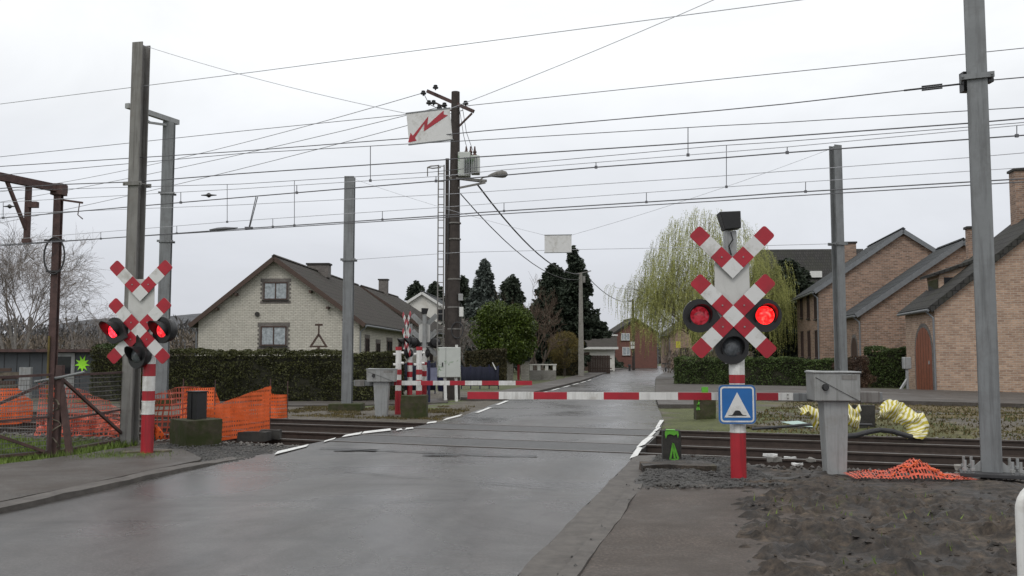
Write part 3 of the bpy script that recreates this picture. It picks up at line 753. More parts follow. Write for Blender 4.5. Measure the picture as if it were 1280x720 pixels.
for i, (px, py) in enumerate(((12, 258), (261, 244))):
    q = NP(px, py, 15.75); mb = MB(); mb.tube([q + Vector((-.2 * UX, -.2 * UY, .012)), q + Vector((-.07 * UX, -.07 * UY, .004)), q, q + Vector((.07 * UX, .07 * UY, -.004)), q + Vector((.2 * UX, .2 * UY, -.012))], [.01, .02, .055, .02, .01], 8)
    mb.build('insulator', M['black'], la)

# ------------------------------------------------------------------ lightning signs hung across the road
def hung_sign(label, w_, h_, pos, rz, tilt, front, wires, group):
    t = thing('hanging_sign', label, 'warning sign', pos, rz, group)
    Mx = Matrix.Rotation(tilt, 4, 'Y')
    mb = MB(); mb.box(-w_ / 2, w_ / 2, 0, .012, -h_, 0, 0, Mx); mb.build('panel', M['whiterefl'], t)
    mb = MB()
    mb.box(-w_ / 2 - .012, w_ / 2 + .012, -.006, .02, -.002, .018, 0, Mx); mb.box(-w_ / 2 - .012, w_ / 2 + .012, -.006, .02, -h_ - .016, -h_ + .002, 0, Mx); mb.build('edge_bar', M['steel'], t)
    if front:
        pts = [(175, 305), (187, 262), (197, 275), (268, 190), (263, 230), (338, 166), (338, 184), (357, 189), (248, 257), (250, 222), (207, 284), (214, 298)]
        poly = [((x - 266) / 200 * w_, -(y - 236) / 136 * h_ - h_ / 2) for x, y in pts]
        # triangulate as a fan-safe n-gon
        mb = MB(); mb.prism([(x, z) for x, z in poly], -.004, -.001, 0, Mx @ Matrix.Rotation(-tilt * 1.0, 4, 'Y')); mb.build('lightning_arrow', M['redrefl'], t)
    mb = MB()
    for a, b in wires:
        a = Vector(a); b = Vector(b); n_ = 12; s = (b - a).length * .012
        mb.tube([a.lerp(b, i / n_) - Vector((0, 0, s * 4 * (i / n_) * (1 - i / n_))) for i in range(n_ + 1)], .006, 4)
    mb.v = [tuple((Matrix.Rotation(-rz, 4, 'Z') @ (Vector(v) - Vector(pos)))) for v in mb.v]
    mb.build('span_wire', M['wirelt'], t)
    return t
D1 = 14.8
pos = Q(535, 139, D1)
topL = Vector((B_L.x, B_L.y, hz(182, 56, B_L))); topR = Vector((B_R.x, B_R.y, 7.9))
hung_sign('white hanging sign with a red lightning arrow in front of the wooden pole top', .72, .51, pos, ARZ * .25, R(-5.5), True,
          [(topL, Q(509, 142, D1 + .05)), (topR, Q(562, 136, D1 - .05))], 'white signs hung over the road')
D2 = 25.4; pos = Q(697.5, 294, D2)
hung_sign('blank white back of a hanging sign beside the tall dark conifer', .75, .48, pos, ARZ * .3, R(0), False,
          [(Vector((B_FM.x, B_FM.y, hz(440, 222, B_FM))), Q(681, 294, D2)), (Vector((B_FR.x, B_FR.y, hz(1043, 184, B_FR))), Q(714, 294, D2))], 'white signs hung over the road')
# ================================================================== crossing signals
CELL = .195
def cell_poly(cx, cz, rounded=None):
    h = CELL * .7071
    c = [(0, -h), (h, 0), (0, h), (-h, 0)]
    if rounded is None: return [(cx + x, cz + z) for x, z in c]
    dx, dz = rounded; out = []
    for i in range(4):
        x, z = c[i]
        if x * dx + z * dz > .01 * 1:      # outer corners get rounded
            a = c[i - 1]; b = c[(i + 1) % 4]; r = .22
            p0 = (x + (a[0] - x) * r, z + (a[1] - z) * r); p1 = (x + (b[0] - x) * r, z + (b[1] - z) * r)
            out.append(p0)
            for t in (.25, .5, .75):
                out.append(tuple((1 - t) ** 2 * p0[k] + 2 * t * (1 - t) * (x, z)[k] + t * t * p1[k] for k in (0, 1)))
            out.append(p1)
        else: out.append((x, z))
    return [(cx + x, cz + z) for x, z in out]
def lamp(parent, x, z, lens, back_ang, hood=.26, y=-.10, ly=0.0):
    mb = MB()
    r = .215; tip = .36
    th0 = back_ang; poly = []
    for i in range(29):
        a = th0 + math.acos(r / tip) + (2 * PI - 2 * math.acos(r / tip)) * i / 28
        poly.append((x + r * math.cos(a), z + r * math.sin(a)))
    poly.append((x + tip * .93 * math.cos(th0), z + tip * .93 * math.sin(th0)))
    mb.prism(poly, y - .02, y + .02)
    Mx = Matrix.Translation((x, y - .03 * bool(ly), z)) @ Matrix.Rotation(ly, 4, 'Z')
    if ly: P2 = [(px_ - x, pz_ - z) for px_, pz_ in poly]; mb = MB(); mb.prism(P2, -.02, .02, 0, Mx)
    mb.lathe([(.0, .20), (.13, .19), (.185, .13), (.20, .02)], 24, 0, Mx)
    u = mb.build('lamp_housing', M['black'], parent, smooth=True)
    mb = MB(); vs = []; fs = []; n = 28; a0, a1 = R(-38), R(218)
    for i in range(n + 1):
        a = a0 + (a1 - a0) * i / n; k = .12 + .88 * math.sin(max(0, min(PI, (i / n) * PI))) ** 1.0
        for rr, yy in ((.132, -.01), (.141, -.01), (.150, -hood * k), (.141, -hood * k)):
            vs.append((rr * math.cos(a), yy, rr * math.sin(a)))
    for i in range(n):
        for q in range(4):
            q2 = (q + 1) % 4; fs.append((i * 4 + q, i * 4 + q2, (i + 1) * 4 + q2, (i + 1) * 4 + q))
    mb.add(vs, fs, 0, Mx); mb.build('lamp_hood', M['black'], u, smooth=True)
    mb = MB(); mb.lathe([(0, -.065), (.05, -.061), (.085, -.05), (.108, -.035), (.12, -.018)], 28, 0, Mx)
    return mb.build('lamp_lens', lens, u, smooth=True)
def signal(label, pos, yaw, lenses, bands, off=.0, camera=True, H=3.22, hood=.26, zx=2.11, thick=.1, ly=0.0):
    t = thing('crossing_signal', label, 'crossing signal', pos, yaw, 'red and white level crossing signals')
    mb = MB()
    for a, b, k in bands: mb.tube([(0, 0, a), (0, 0, b)], thick if a < 1.9 else .07, 20, k)
    for a, b, k in bands[1:3]: mb.tube([(0, 0, a - .006), (0, 0, a + .012)], thick + .006, 20, 1)
    mb.build('post', [M['red'], M['white']], t, smooth=True, sharp=50)
    mb = MB(); mb.box(-.075 + off, .075 + off, -.06, .06, bands[-1][1] - .4, H); mb.box(-.075 + off, -.04 + off, -.075, -.06, bands[-1][1], H); mb.build('upper_post', M['steel_lt'], t)
    mb = MB()
    pl = [(-.21, 1.95), (.21, 1.95), (.225, 2.35), (.22, 2.80), (.12, 2.86), (-.12, 2.86), (-.22, 2.80), (-.225, 2.35)]
    mb.prism([(x + off, z) for x, z in pl], -.10, -.09); mb.build('backboard', M['plate'], t)
    mb = MB(); s = CELL * .7071
    zv = zx + .62
    yv = -.145
    for nm, cx, cz, dirs in (('cross_board', off, zx, ((1, 1), (-1, 1), (1, -1), (-1, -1))), ('chevron_board', off, zv, ((1, 1), (-1, 1)))):
        mb = MB(); mb.prism(cell_poly(cx, cz), yv, yv + .01, 1); mb.prism(cell_poly(cx, cz), yv + .0104, yv + .014, 2)
        for dx, dz in dirs:
            for k in (1, 2, 3):
                cp = cell_poly(cx + dx * s * k, cz + dz * s * k, (dx, dz) if k == 3 else None)
                mb.prism(cp, yv - .0004 * k, yv + .01, 0 if k != 2 else 1); mb.prism(cp, yv + .0104, yv + .014, 2)
            mb.tube([(cx + dx * s, yv - .012, cz + dz * s), (cx + dx * s, yv, cz + dz * s)], .010, 8, 2)
        # grey edge and backing strips
        for dx, dz in dirs:
            a = Vector((cx, yv + .022, cz)); b = Vector((cx + dx * s * 3.1, yv + .022, cz + dz * s * 3.3))
            mb.bar(a, b, .012, .05, 2)
            q = cell_poly(cx + dx * s * 3, cz + dz * s * 3, (dx, dz))
        mb.build(nm, [M['redrefl'], M['whiterefl'], M['steel_lt']], t)
    mb = MB(); mb.box(-.42 + off, .42 + off, -.085, -.05, zx - .025, zx + .025); mb.box(-.03 + off, .03 + off, -.085, -.05, zx - .45, zx + .1); mb.build('lamp_bracket', M['black'], t)
    lamp(t, -.425 + off, zx + .005, lenses[0], R(-20), hood, -.105, ly)
    lamp(t, .405 + off, zx + .01, lenses[1], R(200), hood, -.105, ly)
    lamp(t, -.02 + off, zx - .40, lenses[2], R(90), hood * .8, -.105, ly)
    if camera:
        mb = MB()
        mb.add([(-.15, -.13, H + .24), (.12, -.13, H + .25), (.12, .12, H + .25), (-.15, .12, H + .24), (-.085, -.12, H + .01), (.125, -.12, H + .03), (.125, .1, H + .03), (-.085, .1, H + .01)],
               [(0, 1, 2, 3), (7, 6, 5, 4), (0, 4, 5, 1), (1, 5, 6, 2), (2, 6, 7, 3), (3, 7, 4, 0)])
        mb.v = [(x + off, y, z) for x, y, z in mb.v]
        mb.build('camera_box', M['black'], t, bevel=.008)
        mb = MB(); mb.tube([(off, -.08, H - .02), (off + .02, -.10, H - .12), (off - .03, -.085, H - .2), (off, -.08, H - .32)], .009, 6); mb.build('cable', M['black'], t)
    return t
NB = [(-.1, .63, 0), (.63, .80, 1), (.80, 1.02, 0), (1.02, 1.25, 1), (1.25, 1.36, 0), (1.36, 1.9, 1)]
LB = [(-.1, .655, 0), (.655, .86, 1), (.86, 1.03, 0), (1.03, 1.27, 1), (1.27, 1.47, 0), (1.47, 1.95, 1)]
S_R = P(923.5, 602)
signal('crossing signal above the blue speed hump sign, with a black box on its top', S_R, R(-2), (M['lens_dim'], M['lens_on'], M['lensoff']), NB, off=-.06, camera=True, hood=.22)
S_L = P(183.5, 568)
signal('crossing signal without top box, beside the mossy block left of the road', S_L, R(-6), (M['lens_hot'], M['lens_mid'], M['lensoff']), LB, off=-.12, camera=False, H=2.75, hood=.25, zx=2.01, ly=R(-24))
D3 = 36.0
S_F = Q(530, 496, D3); S_F.z = 0
signal('far crossing signal seen from its grey back, with a black box on top', S_F, R(184), (M['lensoff'],) * 3, NB, camera=True)
S_G = Q(512, 496, 34.5); S_G.z = 0
signal('far crossing signal seen almost edge on, its red and white boards narrow', S_G, R(-66), (M['lensoff'],) * 3, NB, camera=False, H=2.8)
# striped posts with side lugs at the far side
for px, lab in ((497.5, 'striped post with a red cap standing nearest the barrier housing'), (523.5, 'striped post with a red cap standing behind the stump, right of its twin')):
    b = P(px, 516.5); t = thing('striped_post', lab, 'post', b, 0, 'red and white striped posts')
    mb = MB()
    for a, c, k in ((-.1, .63, 0), (.63, .79, 1), (.79, .93, 0), (.93, 1.08, 1), (1.08, 1.22, 0), (1.22, 1.76, 1), (1.76, 1.86, 0)): mb.tube([(0, 0, a), (0, 0, c)], .083 if k else .09, 16, k)
    mb.build('post', [M['red'], M['white']], t, smooth=True, sharp=50)
    for z in (1.38, 1.67):
        for s in (-1, 1): mb = MB(); mb.tube([(s * .07, 0, z + .02 * s), (s * .15, -.01, z + .02 * s)], .035, 8); mb.build('lug', M['white'], t)
# ------------------------------------------------------------------ blue hump sign
SG = Q(921.5, 505.5, S_R.y - .135)
t = thing('road_sign', 'blue square sign with a white triangle and black speed hump on the signal post', 'road sign', SG, R(-2))
def rrect(w_, h_, r, k=5):
    out = []
    for cx, cz, a0 in ((w_ / 2 - r, h_ / 2 - r, 0), (-w_ / 2 + r, h_ / 2 - r, 90), (-w_ / 2 + r, -h_ / 2 + r, 180), (w_ / 2 - r, -h_ / 2 + r, 270)):
        for i in range(k + 1):
            a = R(a0 + 90 * i / k); out.append((cx + r * math.cos(a), cz + r * math.sin(a)))
    return out
mb = MB(); mb.prism(rrect(.475, .50, .06), .0, .02, 0); mb.build('panel', M['blue'], t)
mb = MB(); o1 = rrect(.478, .503, .062); o2 = rrect(.458, .483, .054)
def ring(mb, a, b, y, mi=0):
    n = len(a); mb.add([(x, y, z) for x, z in a] + [(x, y, z) for x, z in b], [(i, (i + 1) % n, (i + 1) % n + n, i + n) for i in range(n)], mi)
ring(mb, o1, rrect(.463, .488, .058), -.002); mb.build('rim', M['steel'], t)
mb = MB(); ring(mb, rrect(.425, .45, .042), rrect(.385, .41, .03), -.004); mb.prism([(-.165, -.165), (.165, -.165), (0, .155)], -.005, -.002); mb.build('white_symbol', M['whiterefl'], t)
mb = MB(); mb.prism([(-.115, -.142)] + [(x, -.135 + .06 * math.exp(-(x / .05) ** 4 * .9) - .0 * x) for x in np.linspace(-.11, .11, 17)] + [(.115, -.142)], -.009, -.006); mb.build('hump_symbol', M['black'], t)
mb = MB(); mb.box(-.12, .12, .02, .035, .1, .14); mb.box(-.12, .12, .02, .035, -.14, -.1); mb.build('bracket', M['steel'], t)

# ================================================================== barriers
def barrier(label, base, yaw, side, segs, bz, hz0, hz1, hw, bh=.1, cw=.42, scale=1):
    """side -1: boom runs towards local -x; segs: list of (distance from housing edge start, end, material)"""
    t = thing('barrier', label, 'level crossing barrier', base, yaw, 'level crossing barriers')
    mb = MB(); k = .5
    for a, b, z0, z1 in ((.5, .62, .0, .0),): pass
    w0, w1 = hw * .20, hw * .27
    mb.add([(-w0, -.13, -.08), (w0, -.13, -.08), (w0, .13, -.08), (-w0, .13, -.08), (-w1, -.17, hz0), (w1, -.17, hz0), (w1, .17, hz0), (-w1, .17, hz0)],
           [(0, 3, 2, 1), (4, 5, 6, 7), (0, 1, 5, 4), (1, 2, 6, 5), (2, 3, 7, 6), (3, 0, 4, 7)])
    mb.build('pedestal', M['steel_lt'], t, bevel=.012)
    h = MB(); y0, y1 = -.24, .22
    h.add([(-hw * .485, y0, hz0), (hw * .49, y0, hz0), (hw * .49, y1, hz0), (-hw * .485, y1, hz0), (-hw * .5, y0, hz1 - .02), (hw * .5, y0, hz1 - .045), (hw * .5, y1, hz1 - .03), (-hw * .5, y1, hz1)],
          [(0, 3, 2, 1), (4, 5, 6, 7), (0, 1, 5, 4), (1, 2, 6, 5), (2, 3, 7, 6), (3, 0, 4, 7)])
    hs_ = h.build('housing', M['grey'], t, bevel=.012)
    mb = MB(); mb.box(-hw * .52, hw * .52, y0 - .015, y1 + .015, hz1 - .035, hz1 - .012); mb.build('lid', M['steel_lt'], t, bevel=.006)
    mb = MB(); mb.lathe([(.0, -.05), (.035, -.05), (.04, 0), (.05, 0)], 14, 0, Matrix.Translation((-hw * .25, y0, hz0 + (hz1 - hz0) * .45))); mb.build('lock_bolt', M['dark'], hs_)
    mb = MB(); mb.box(hw * .1, hw * .42, y0 - .006, y0 - .002, hz1 - .12, hz1 - .06); mb.build('maker_plate', M['steel_old'], hs_)
    mb = MB(); mb.tube([(-hw * .46, y0 - .006, hz1 - .09), (hw * .1, y0 - .012, hz0 + .12), (hw * .44, y0 - .006, hz0 + .01)], .0035, 5); mb.build('cable', M['dark'], t)
    yb = .28
    mb = MB()
    for a, b, k in segs: mb.box(side * a, side * b, yb - .03, yb + .03, bz - bh / 2, bz + bh / 2, k) if side > 0 else mb.box(side * b, side * a, yb - .03, yb + .03, bz - bh / 2, bz + bh / 2, k)
    mb.build('boom', [M['redrefl'], M['white']], t)
    mb = MB(); e = segs[0][0]; a, b = sorted((side * (e + .03), side * (e - .28)))
    mb.box(a, b, yb - .045, yb + .045, bz - bh * .62, bz + bh * .5)
    a2, b2 = sorted((-side * hw * .3, -side * (hw * .5 + cw))); mb.box(a2, b2, yb - .04, yb + .04, bz - bh * .65, bz + bh * .62)
    mb.box(-hw * .35, hw * .35, .2, yb + .01, bz - .06, bz + .06)
    mb.build('boom_bracket', M['steel'], t, bevel=.006)
    mb = MB()
    for dx in (.02, .1):
        for dz in (-.025, .025): mb.tube([(side * (e + dx), yb - .036, bz + dz), (side * (e + dx), yb - .028, bz + dz)], .01, 6)
    mb.build('bolt', M['steel_old'], t)
    a2, b2 = sorted((-side * (hw * .5 + .12), -side * (hw * .5 + cw - .04)))
    mb = MB(); mb.box(a2, b2, yb - .075, yb + .075, bz - bh * .75, bz + bh * .7); mb.build('counterweight', M['steel_old'], t, bevel=.01)
    return t
b0 = P(1035, 596)
cyaw = R(-5)
def dist_on_boom(px, D=12.5): return abs((px - 1043) / F * D)
seg = []
marks = [(1003, 982, 1), (982, 955, 0), (955, 899, 1), (899, 857, 0), (857, 808, 1), (808, 763, 0), (763, 716, 1), (716, 673, 0), (673, 628, 1), (628, 587, 0)]
seg = [(dist_on_boom(a), dist_on_boom(b), k) for a, b, k in marks]
barrier('near barrier with its long boom lowered across the right lane', Vector((b0.x + .09, b0.y, 0)), cyaw, -1, seg, 1.045, 1.01, 1.41, .60)
b1 = P(477, 519)
seg = [(abs(a - 476) / F * (b1.y + .2), abs(b - 476) / F * (b1.y + .2), k) for a, b, k in [(488, 499, 0), (499, 523, 1), (523, 538, 0), (538, 559, 1), (559, 578, 0), (578, 599, 1), (599, 620, 0), (620, 641, 1), (641, 661.5, 0)]]
barrier('far barrier with its short boom lowered across the left lane', Vector((b1.x, b1.y, 0)), R(0), 1, seg, .86, .905, 1.27, .78, .12, .42)

# ================================================================== blocks, stumps, nets, heaps
def rough(mb, amp, s=3.0, seed=0):
    out = []
    for v in mb.v:
        q = Vector(v); nv = mnoise.noise_vector(q * s + Vector((seed, seed, 0))); out.append(tuple(q + nv * amp))
    mb.v = out; return mb
def grid_box(w_, d_, h_, k=6):
    mb = MB(); vs = {}; 
    def face(o, a, b):
        base = len(mb.v); o = Vector(o); a = Vector(a); b = Vector(b)
        for i in range(k + 1):
            for j in range(k + 1): mb.v.append(tuple(o + a * (i / k) + b * (j / k)))
        for i in range(k):
            for j in range(k): mb.f.append((base + i * (k + 1) + j, base + (i + 1) * (k + 1) + j, base + (i + 1) * (k + 1) + j + 1, base + i * (k + 1) + j + 1)); mb.m.append(0)
    x, y = w_ / 2, d_ / 2
    face((-x, -y, 0), (w_, 0, 0), (0, 0, h_)); face((x, y, 0), (-w_, 0, 0), (0, 0, h_)); face((x, -y, 0), (0, d_, 0), (0, 0, h_)); face((-x, y, 0), (0, -d_, 0), (0, 0, h_)); face((-x, -y, h_), (w_, 0, 0), (0, d_, 0)); face((-x, y, 0), (w_, 0, 0), (0, -d_, 0))
    return mb
b = P(236, 557); b.y += .35
o = rough(grid_box(.80, .66, .50), .018, 4, 2).build('concrete_block', M['mossblock'], loc=(b.x, b.y, -.05), rz=R(-50)); tag(o, 'big mossy concrete block beside the left signal, carrying a dark box', 'block')
BX = Vector((b.x + .06, b.y, .44))
t = thing('track_box', 'small upright dark box standing on the mossy concrete block', 'box', BX + Vector((-.05, 0, 0)), R(-30))
mb = MB(); mb.box(-.13, .13, -.12, .12, 0, .5); mb.build('case', M['black'], t, bevel=.01)
mb = MB(); mb.box(-.145, .145, -.135, .135, .5, .52); mb.build('lid', M['black'], t); mb = MB(); mb.box(-.02, .0, -.135, -.12, .02, .48); mb.build('seam', M['black'], t)
for (px, py, w_, d_, h_, rz, lab) in ((318, 551, .55, .30, .17, -8, 'left of two flat dark stones lying at the road edge by the orange net'), (338, 549, .38, .28, .18, 6, 'right of two flat dark stones lying at the road edge by the orange net')):
    q = P(px, py); o = rough(grid_box(w_, d_, h_), .02, 5, px).build('flat_stone', M['stone'], loc=(q.x, q.y, .0), rz=R(rz)); tag(o, lab, 'stone', 'flat stones at the road edge')
q = P(150, 573); o = tag(MB().cbox((0, 0, .03), (.75, .2, .04)).build('plank', M['wood'], loc=(q.x + .15, q.y + .7, .0), rz=R(25)), 'grey wooden plank lying at the foot of the gate post', 'plank')
# stump at far side
def block_thing(name, label, cat, base, w_, d_, h_, rz, marks=(), material='mossblock', k=6):
    t = thing(name, label, cat, base, rz); rough(grid_box(w_, d_, h_, k), .02, 4, base.x).build('body', M[material], t)
    return t
q = P(517, 521); block_thing('crossing_block', 'short mossy block at the foot of the two striped posts', 'block', Vector((q.x, q.y + .2, -.06)), .68, .5, .62, 0)
def spray(parent, strokes, y, w_, M_='greenspray'):
    mb = MB()
    for (x0, z0, x1, z1) in strokes:
        d = Vector((x1 - x0, 0, z1 - z0)); n_ = Vector((-d.z, 0, d.x)).normalized() * w_ / 2
        a = Vector((x0, y, z0)); b_ = Vector((x1, y, z1))
        mb.add([a - n_ + d * -.06, b_ - n_, b_ + n_ + d * .05, a + n_, a - n_ + Vector((0, .004, 0)), b_ - n_ + Vector((0, .004, 0)), b_ + n_ + Vector((0, .004, 0)), a + n_ + Vector((0, .004, 0))],
               [(0, 1, 2, 3), (7, 6, 5, 4), (0, 4, 5, 1), (1, 5, 6, 2), (2, 6, 7, 3), (3, 7, 4, 0)])
    return mb.build('spray_mark', M[M_], parent)
q = P(839.5, 580)
t = thing('marker_post', 'short dark post sprayed with a green triangle at the near road edge', 'post', Vector((q.x, q.y, -.02)), R(-4), 'short posts sprayed green')
rough(grid_box(.27, .2, .52), .006, 5, 1).build('body', M['stone'], t, bevel=.01)
spray(t, [(-.03, .10, .015, .33), (.015, .33, .085, .12), (.085, .10, -.04, .09), (.035, .12, .02, .3)], -.112, .028)
mb = MB(); mb.prism([(-.10, .515), (-.105, .46), (-.09, .40), (-.07, .455), (-.03, .47), (.03, .45), (.07, .47), (.085, .41), (.10, .46), (.09, .515)], -.114, -.108); mb.box(-.08, .05, -.112, .03, .522, .53); mb.build('spray_cap', M['greenspray'], t)
q = P(881, 523)
t = thing('marker_post', 'wide dark post with a light green top beyond the tracks, behind the near boom', 'post', Vector((q.x, q.y, -.02)), 0, 'short posts sprayed green')
rough(grid_box(.5, .35, .66), .015, 5, 3).build('body', M['mossblock'], t)
mb = MB(); mb.cbox((.0, -.05, .74), (.15, .12, .17)); mb.build('cap_block', M['greenspray'], t)
spray(t, [(-.24, .25, -.18, .45), (-.18, .25, -.22, .4), (-.2, .5, -.12, .55)], -.2, .04)
q = P(838, 590); tag(rough(grid_box(1.0, .5, .1), .03, 3, 8).build('earth_mound', M['mud'], loc=(q.x + .1, q.y, .02), rz=0), 'low mound of earth around the foot of the near green sprayed post', 'earth mound')

def sheet(name, label, cat, bot, hts, material, wave=.05, wf=6, k=40, rows=8, lean=0, group=None, stakes=(), seed=0, sagtop=0):
    """a hanging net: bottom line (world points), heights along it"""
    t = thing(name, label, cat, bot[0], 0, group)
    mb = MB(); vs = []; fs = []; uv = []
    bot = [Vector(p) for p in bot]; n = len(bot) - 1; o0 = bot[0]; run = 0; prev = None
    for i in range(k + 1):
        f = i / k * n; j = min(int(f), n - 1); a = f - j
        p = bot[j].lerp(bot[j + 1], a); h = hts[j] + (hts[j + 1] - hts[j]) * a
        if prev is not None: run += (p - prev).length
        prev = p.copy()
        d = (bot[j + 1] - bot[j]).normalized(); nr = Vector((-d.y, d.x, 0))
        for r_ in range(rows + 1):
            z = r_ / rows
            wv = wave * (math.sin(run * wf + seed + z * 1.2) + .6 * math.sin(run * wf * 2.3 + 2 + seed) + .8 * mnoise.noise(Vector((run * 2, z * 2, seed)))) * (.4 + .6 * math.sin(PI * z) + .3)
            q = p + nr * (wv + lean * z) + Vector((0, 0, h * z - sagtop * math.sin(PI * a) * z))
            vs.append(q - o0); uv.append((run, h * z))
    for i in range(k):
        for r_ in range(rows): fs.append((i * (rows + 1) + r_, (i + 1) * (rows + 1) + r_, (i + 1) * (rows + 1) + r_ + 1, i * (rows + 1) + r_ + 1))
    mb.add(vs, fs); o = mb.build('net', M[material], t, smooth=True, sharp=180)
    me = o.data; ul = me.uv_layers[0]
    for lp in me.loops: ul.data[lp.index].uv = uv[lp.vertex_index]
    for s in stakes:
        mb = MB(); mb.tube([Vector(s[0]) - o0 + Vector((0, 0, -.05)), Vector(s[0]) - o0 + Vector((.0, 0, s[1]))], .012, 6); mb.build('stake', M['rust'], t)
    return t
NG = 'orange safety nets along the left track'
a, b_, c_ = NP(252, 545, 14.2), NP(290, 548, 14.0), NP(342, 540, 14.9)
for v in (a, b_, c_): v.z = -.12
zt = NP(333, 482, 14.9).z + .12
sheet('safety_net', 'bright orange net rising to a high point by the rails, next to the flat stones', 'safety net', [P(246, 553), P(275, 551), P(310, 546), P(338, 541)], [Q(246, 517, P(246, 553).y).z, Q(275, 504, P(275, 551).y).z, Q(310, 491, P(310, 546).y).z, Q(334, 482, P(338, 541).y).z], 'net', .02, 9, 60, 10, group=NG, stakes=[(P(337, 541), 1.12)])
sheet('safety_net', 'orange net piece at the far right end of the nets in front of the hedge', 'safety net', [P(326, 523), P(345, 523.5), P(359, 522)], [.68, .62, .60], 'net', .02, 6, 24, 6, group=NG, stakes=[(P(359, 522), .95)])
sheet('safety_net', 'orange net stretched behind the dark box in front of the hedge', 'safety net', [P(225, 527), P(268, 527), P(276, 526), P(330, 525)], [.80, .83, .40, .35], 'net', .03, 6, 40, 6, group=NG, stakes=[(P(228, 528), 1.05), (P(268, 527), 1.02)])
sheet('safety_net', 'loose see-through orange net between the left signal and the dark box', 'safety net', [P(188, 552), P(205, 549), P(228, 547), P(246, 545)], [.85, .95, 1.0, .98], 'netopen', .07, 7, 40, 8, group=NG)
sheet('safety_net', 'orange net heap lying low at the foot of the left signal', 'safety net', [P(186, 549.5), P(194, 551), P(203, 550)], [.42, .3, .1], 'net', .05, 9, 20, 6, group=NG)
sheet('safety_net', 'solid orange net panel at the left edge behind the gate', 'safety net', [P(-30, 530), P(0, 531), P(22, 530), P(38, 527)], [.84, .84, .84, .5], 'net', .03, 5, 30, 6, group=NG)
sheet('safety_net', 'faded reddish net seen through the gate mesh', 'safety net', [P(44, 536), P(75, 536), P(105, 537), P(160, 543)], [1.0, .95, .85, .45], 'netopen', .06, 6, 60, 8, group=NG)
sheet('safety_net', 'crumpled reddish net on the ground behind the gate', 'safety net', [P(40, 545), P(80, 546), P(120, 545), P(165, 549)], [.32, .36, .42, .3], 'netpile', .10, 8, 60, 8, group=NG)
# heaped red-orange net right
def heap_net():
    c = P(1134, 603); t = thing('net_heap', 'crumpled red orange net heaped on the mud in front of the tall right mast', 'net heap', (c.x, c.y, .03), R(-4)); t.scale = (1.12, 1, 1)
    mb = MB(); vs = []; fs = []; uv = []; K, Rr = 56, 18
    for i in range(K + 1):
        x = -.66 + 1.34 * i / K
        e = max(0, 1 - abs(x / .68) ** 2.2); pk = .07 + .11 * math.exp(-((x - .02) / .22) ** 2) + .05 * math.sin(x * 9) + .04 * mnoise.noise(Vector((x * 6, 0, 3)))
        for j in range(Rr + 1):
            y = -.30 + .6 * j / Rr
            z = pk * e * max(0, 1 - abs(y / .3) ** 2) + .035 * e * (mnoise.noise(Vector((x * 9, y * 9, 1))) + mnoise.noise(Vector((x * 22, y * 22, 4))))
            vs.append((x + .02 * mnoise.noise(Vector((x * 8, y * 8, 7))), y, max(0.0, z) + .05)); uv.append((x * 1.2, y * 1.2))
    for i in range(K):
        for j in range(Rr): fs.append((i * (Rr + 1) + j, (i + 1) * (Rr + 1) + j, (i + 1) * (Rr + 1) + j + 1, i * (Rr + 1) + j + 1))
    mb.add(vs, fs); o = mb.build('net', M['netpile'], t)
    for lp in o.data.loops: o.data.uv_layers[0].data[lp.index].uv = uv[lp.vertex_index]
    mb = MB()
    for k in range(9):
        p0 = rng.uniform(-.5, .45); L_ = rng.uniform(.12, .3)
        mb.tube([(p0 + L_ * q / 6, -.2 + .3 * rng.random() * 0 + .08 * math.sin(q + k), .05 + .2 * math.exp(-((p0 + L_ * q / 6 - .06) / .22) ** 2) + .03 * math.sin(q * 1.5 + k)) for q in range(7)], .006, 4)
    mb.build('loose_strand', M['net'], t)
heap_net()
# yellow and white striped foil
def ribbon(label, path, width, base, seed=0):
    t = thing('striped_foil', label, 'striped foil', base, 0, 'yellow and white striped foils beyond the tracks')
    mb = MB(); vs = []; fs = []; uv = []; K = 36; Rr = 8; run = 0; prev = None; n = len(path) - 1
    base = Vector(base)
    for i in range(K + 1):
        f = i / K * n; j = min(int(f), n - 1); a = f - j
        lo = Vector(path[j][0]).lerp(Vector(path[j + 1][0]), a); hi = Vector(path[j][1]).lerp(Vector(path[j + 1][1]), a)
        if prev: run += ((lo + hi) / 2 - prev).length
        prev = (lo + hi) / 2
        for r_ in range(Rr + 1):
            q = lo.lerp(hi, r_ / Rr) + Vector((.05 * mnoise.noise(Vector((run * 6, r_ * .9, seed))), -.12 * math.sin(PI * r_ / Rr) + .12 * mnoise.noise(Vector((run * 5, r_ * .5, seed + 5))), .03 * math.sin(run * 17 + seed) + .07 * mnoise.noise(Vector((run * 9, r_ * .4, seed + 3)))))
            vs.append(q - base); uv.append((run, r_ * .1))
    for i in range(K):
        for r_ in range(Rr): fs.append((i * (Rr + 1) + r_, (i + 1) * (Rr + 1) + r_, (i + 1) * (Rr + 1) + r_ + 1, i * (Rr + 1) + r_ + 1))
    mb.add(vs, fs); o = mb.build('foil', M['stripe'], t, smooth=True, sharp=180)
    sm = o.modifiers.new('thickness', 'SOLIDIFY'); sm.thickness = .006
    for lp in o.data.loops: o.data.uv_layers[0].data[lp.index].uv = uv[lp.vertex_index]
    return t
Dy = P(1140, 551).y + .9
def Y(px, py, dd=0): return Q(px, py, Dy + dd)
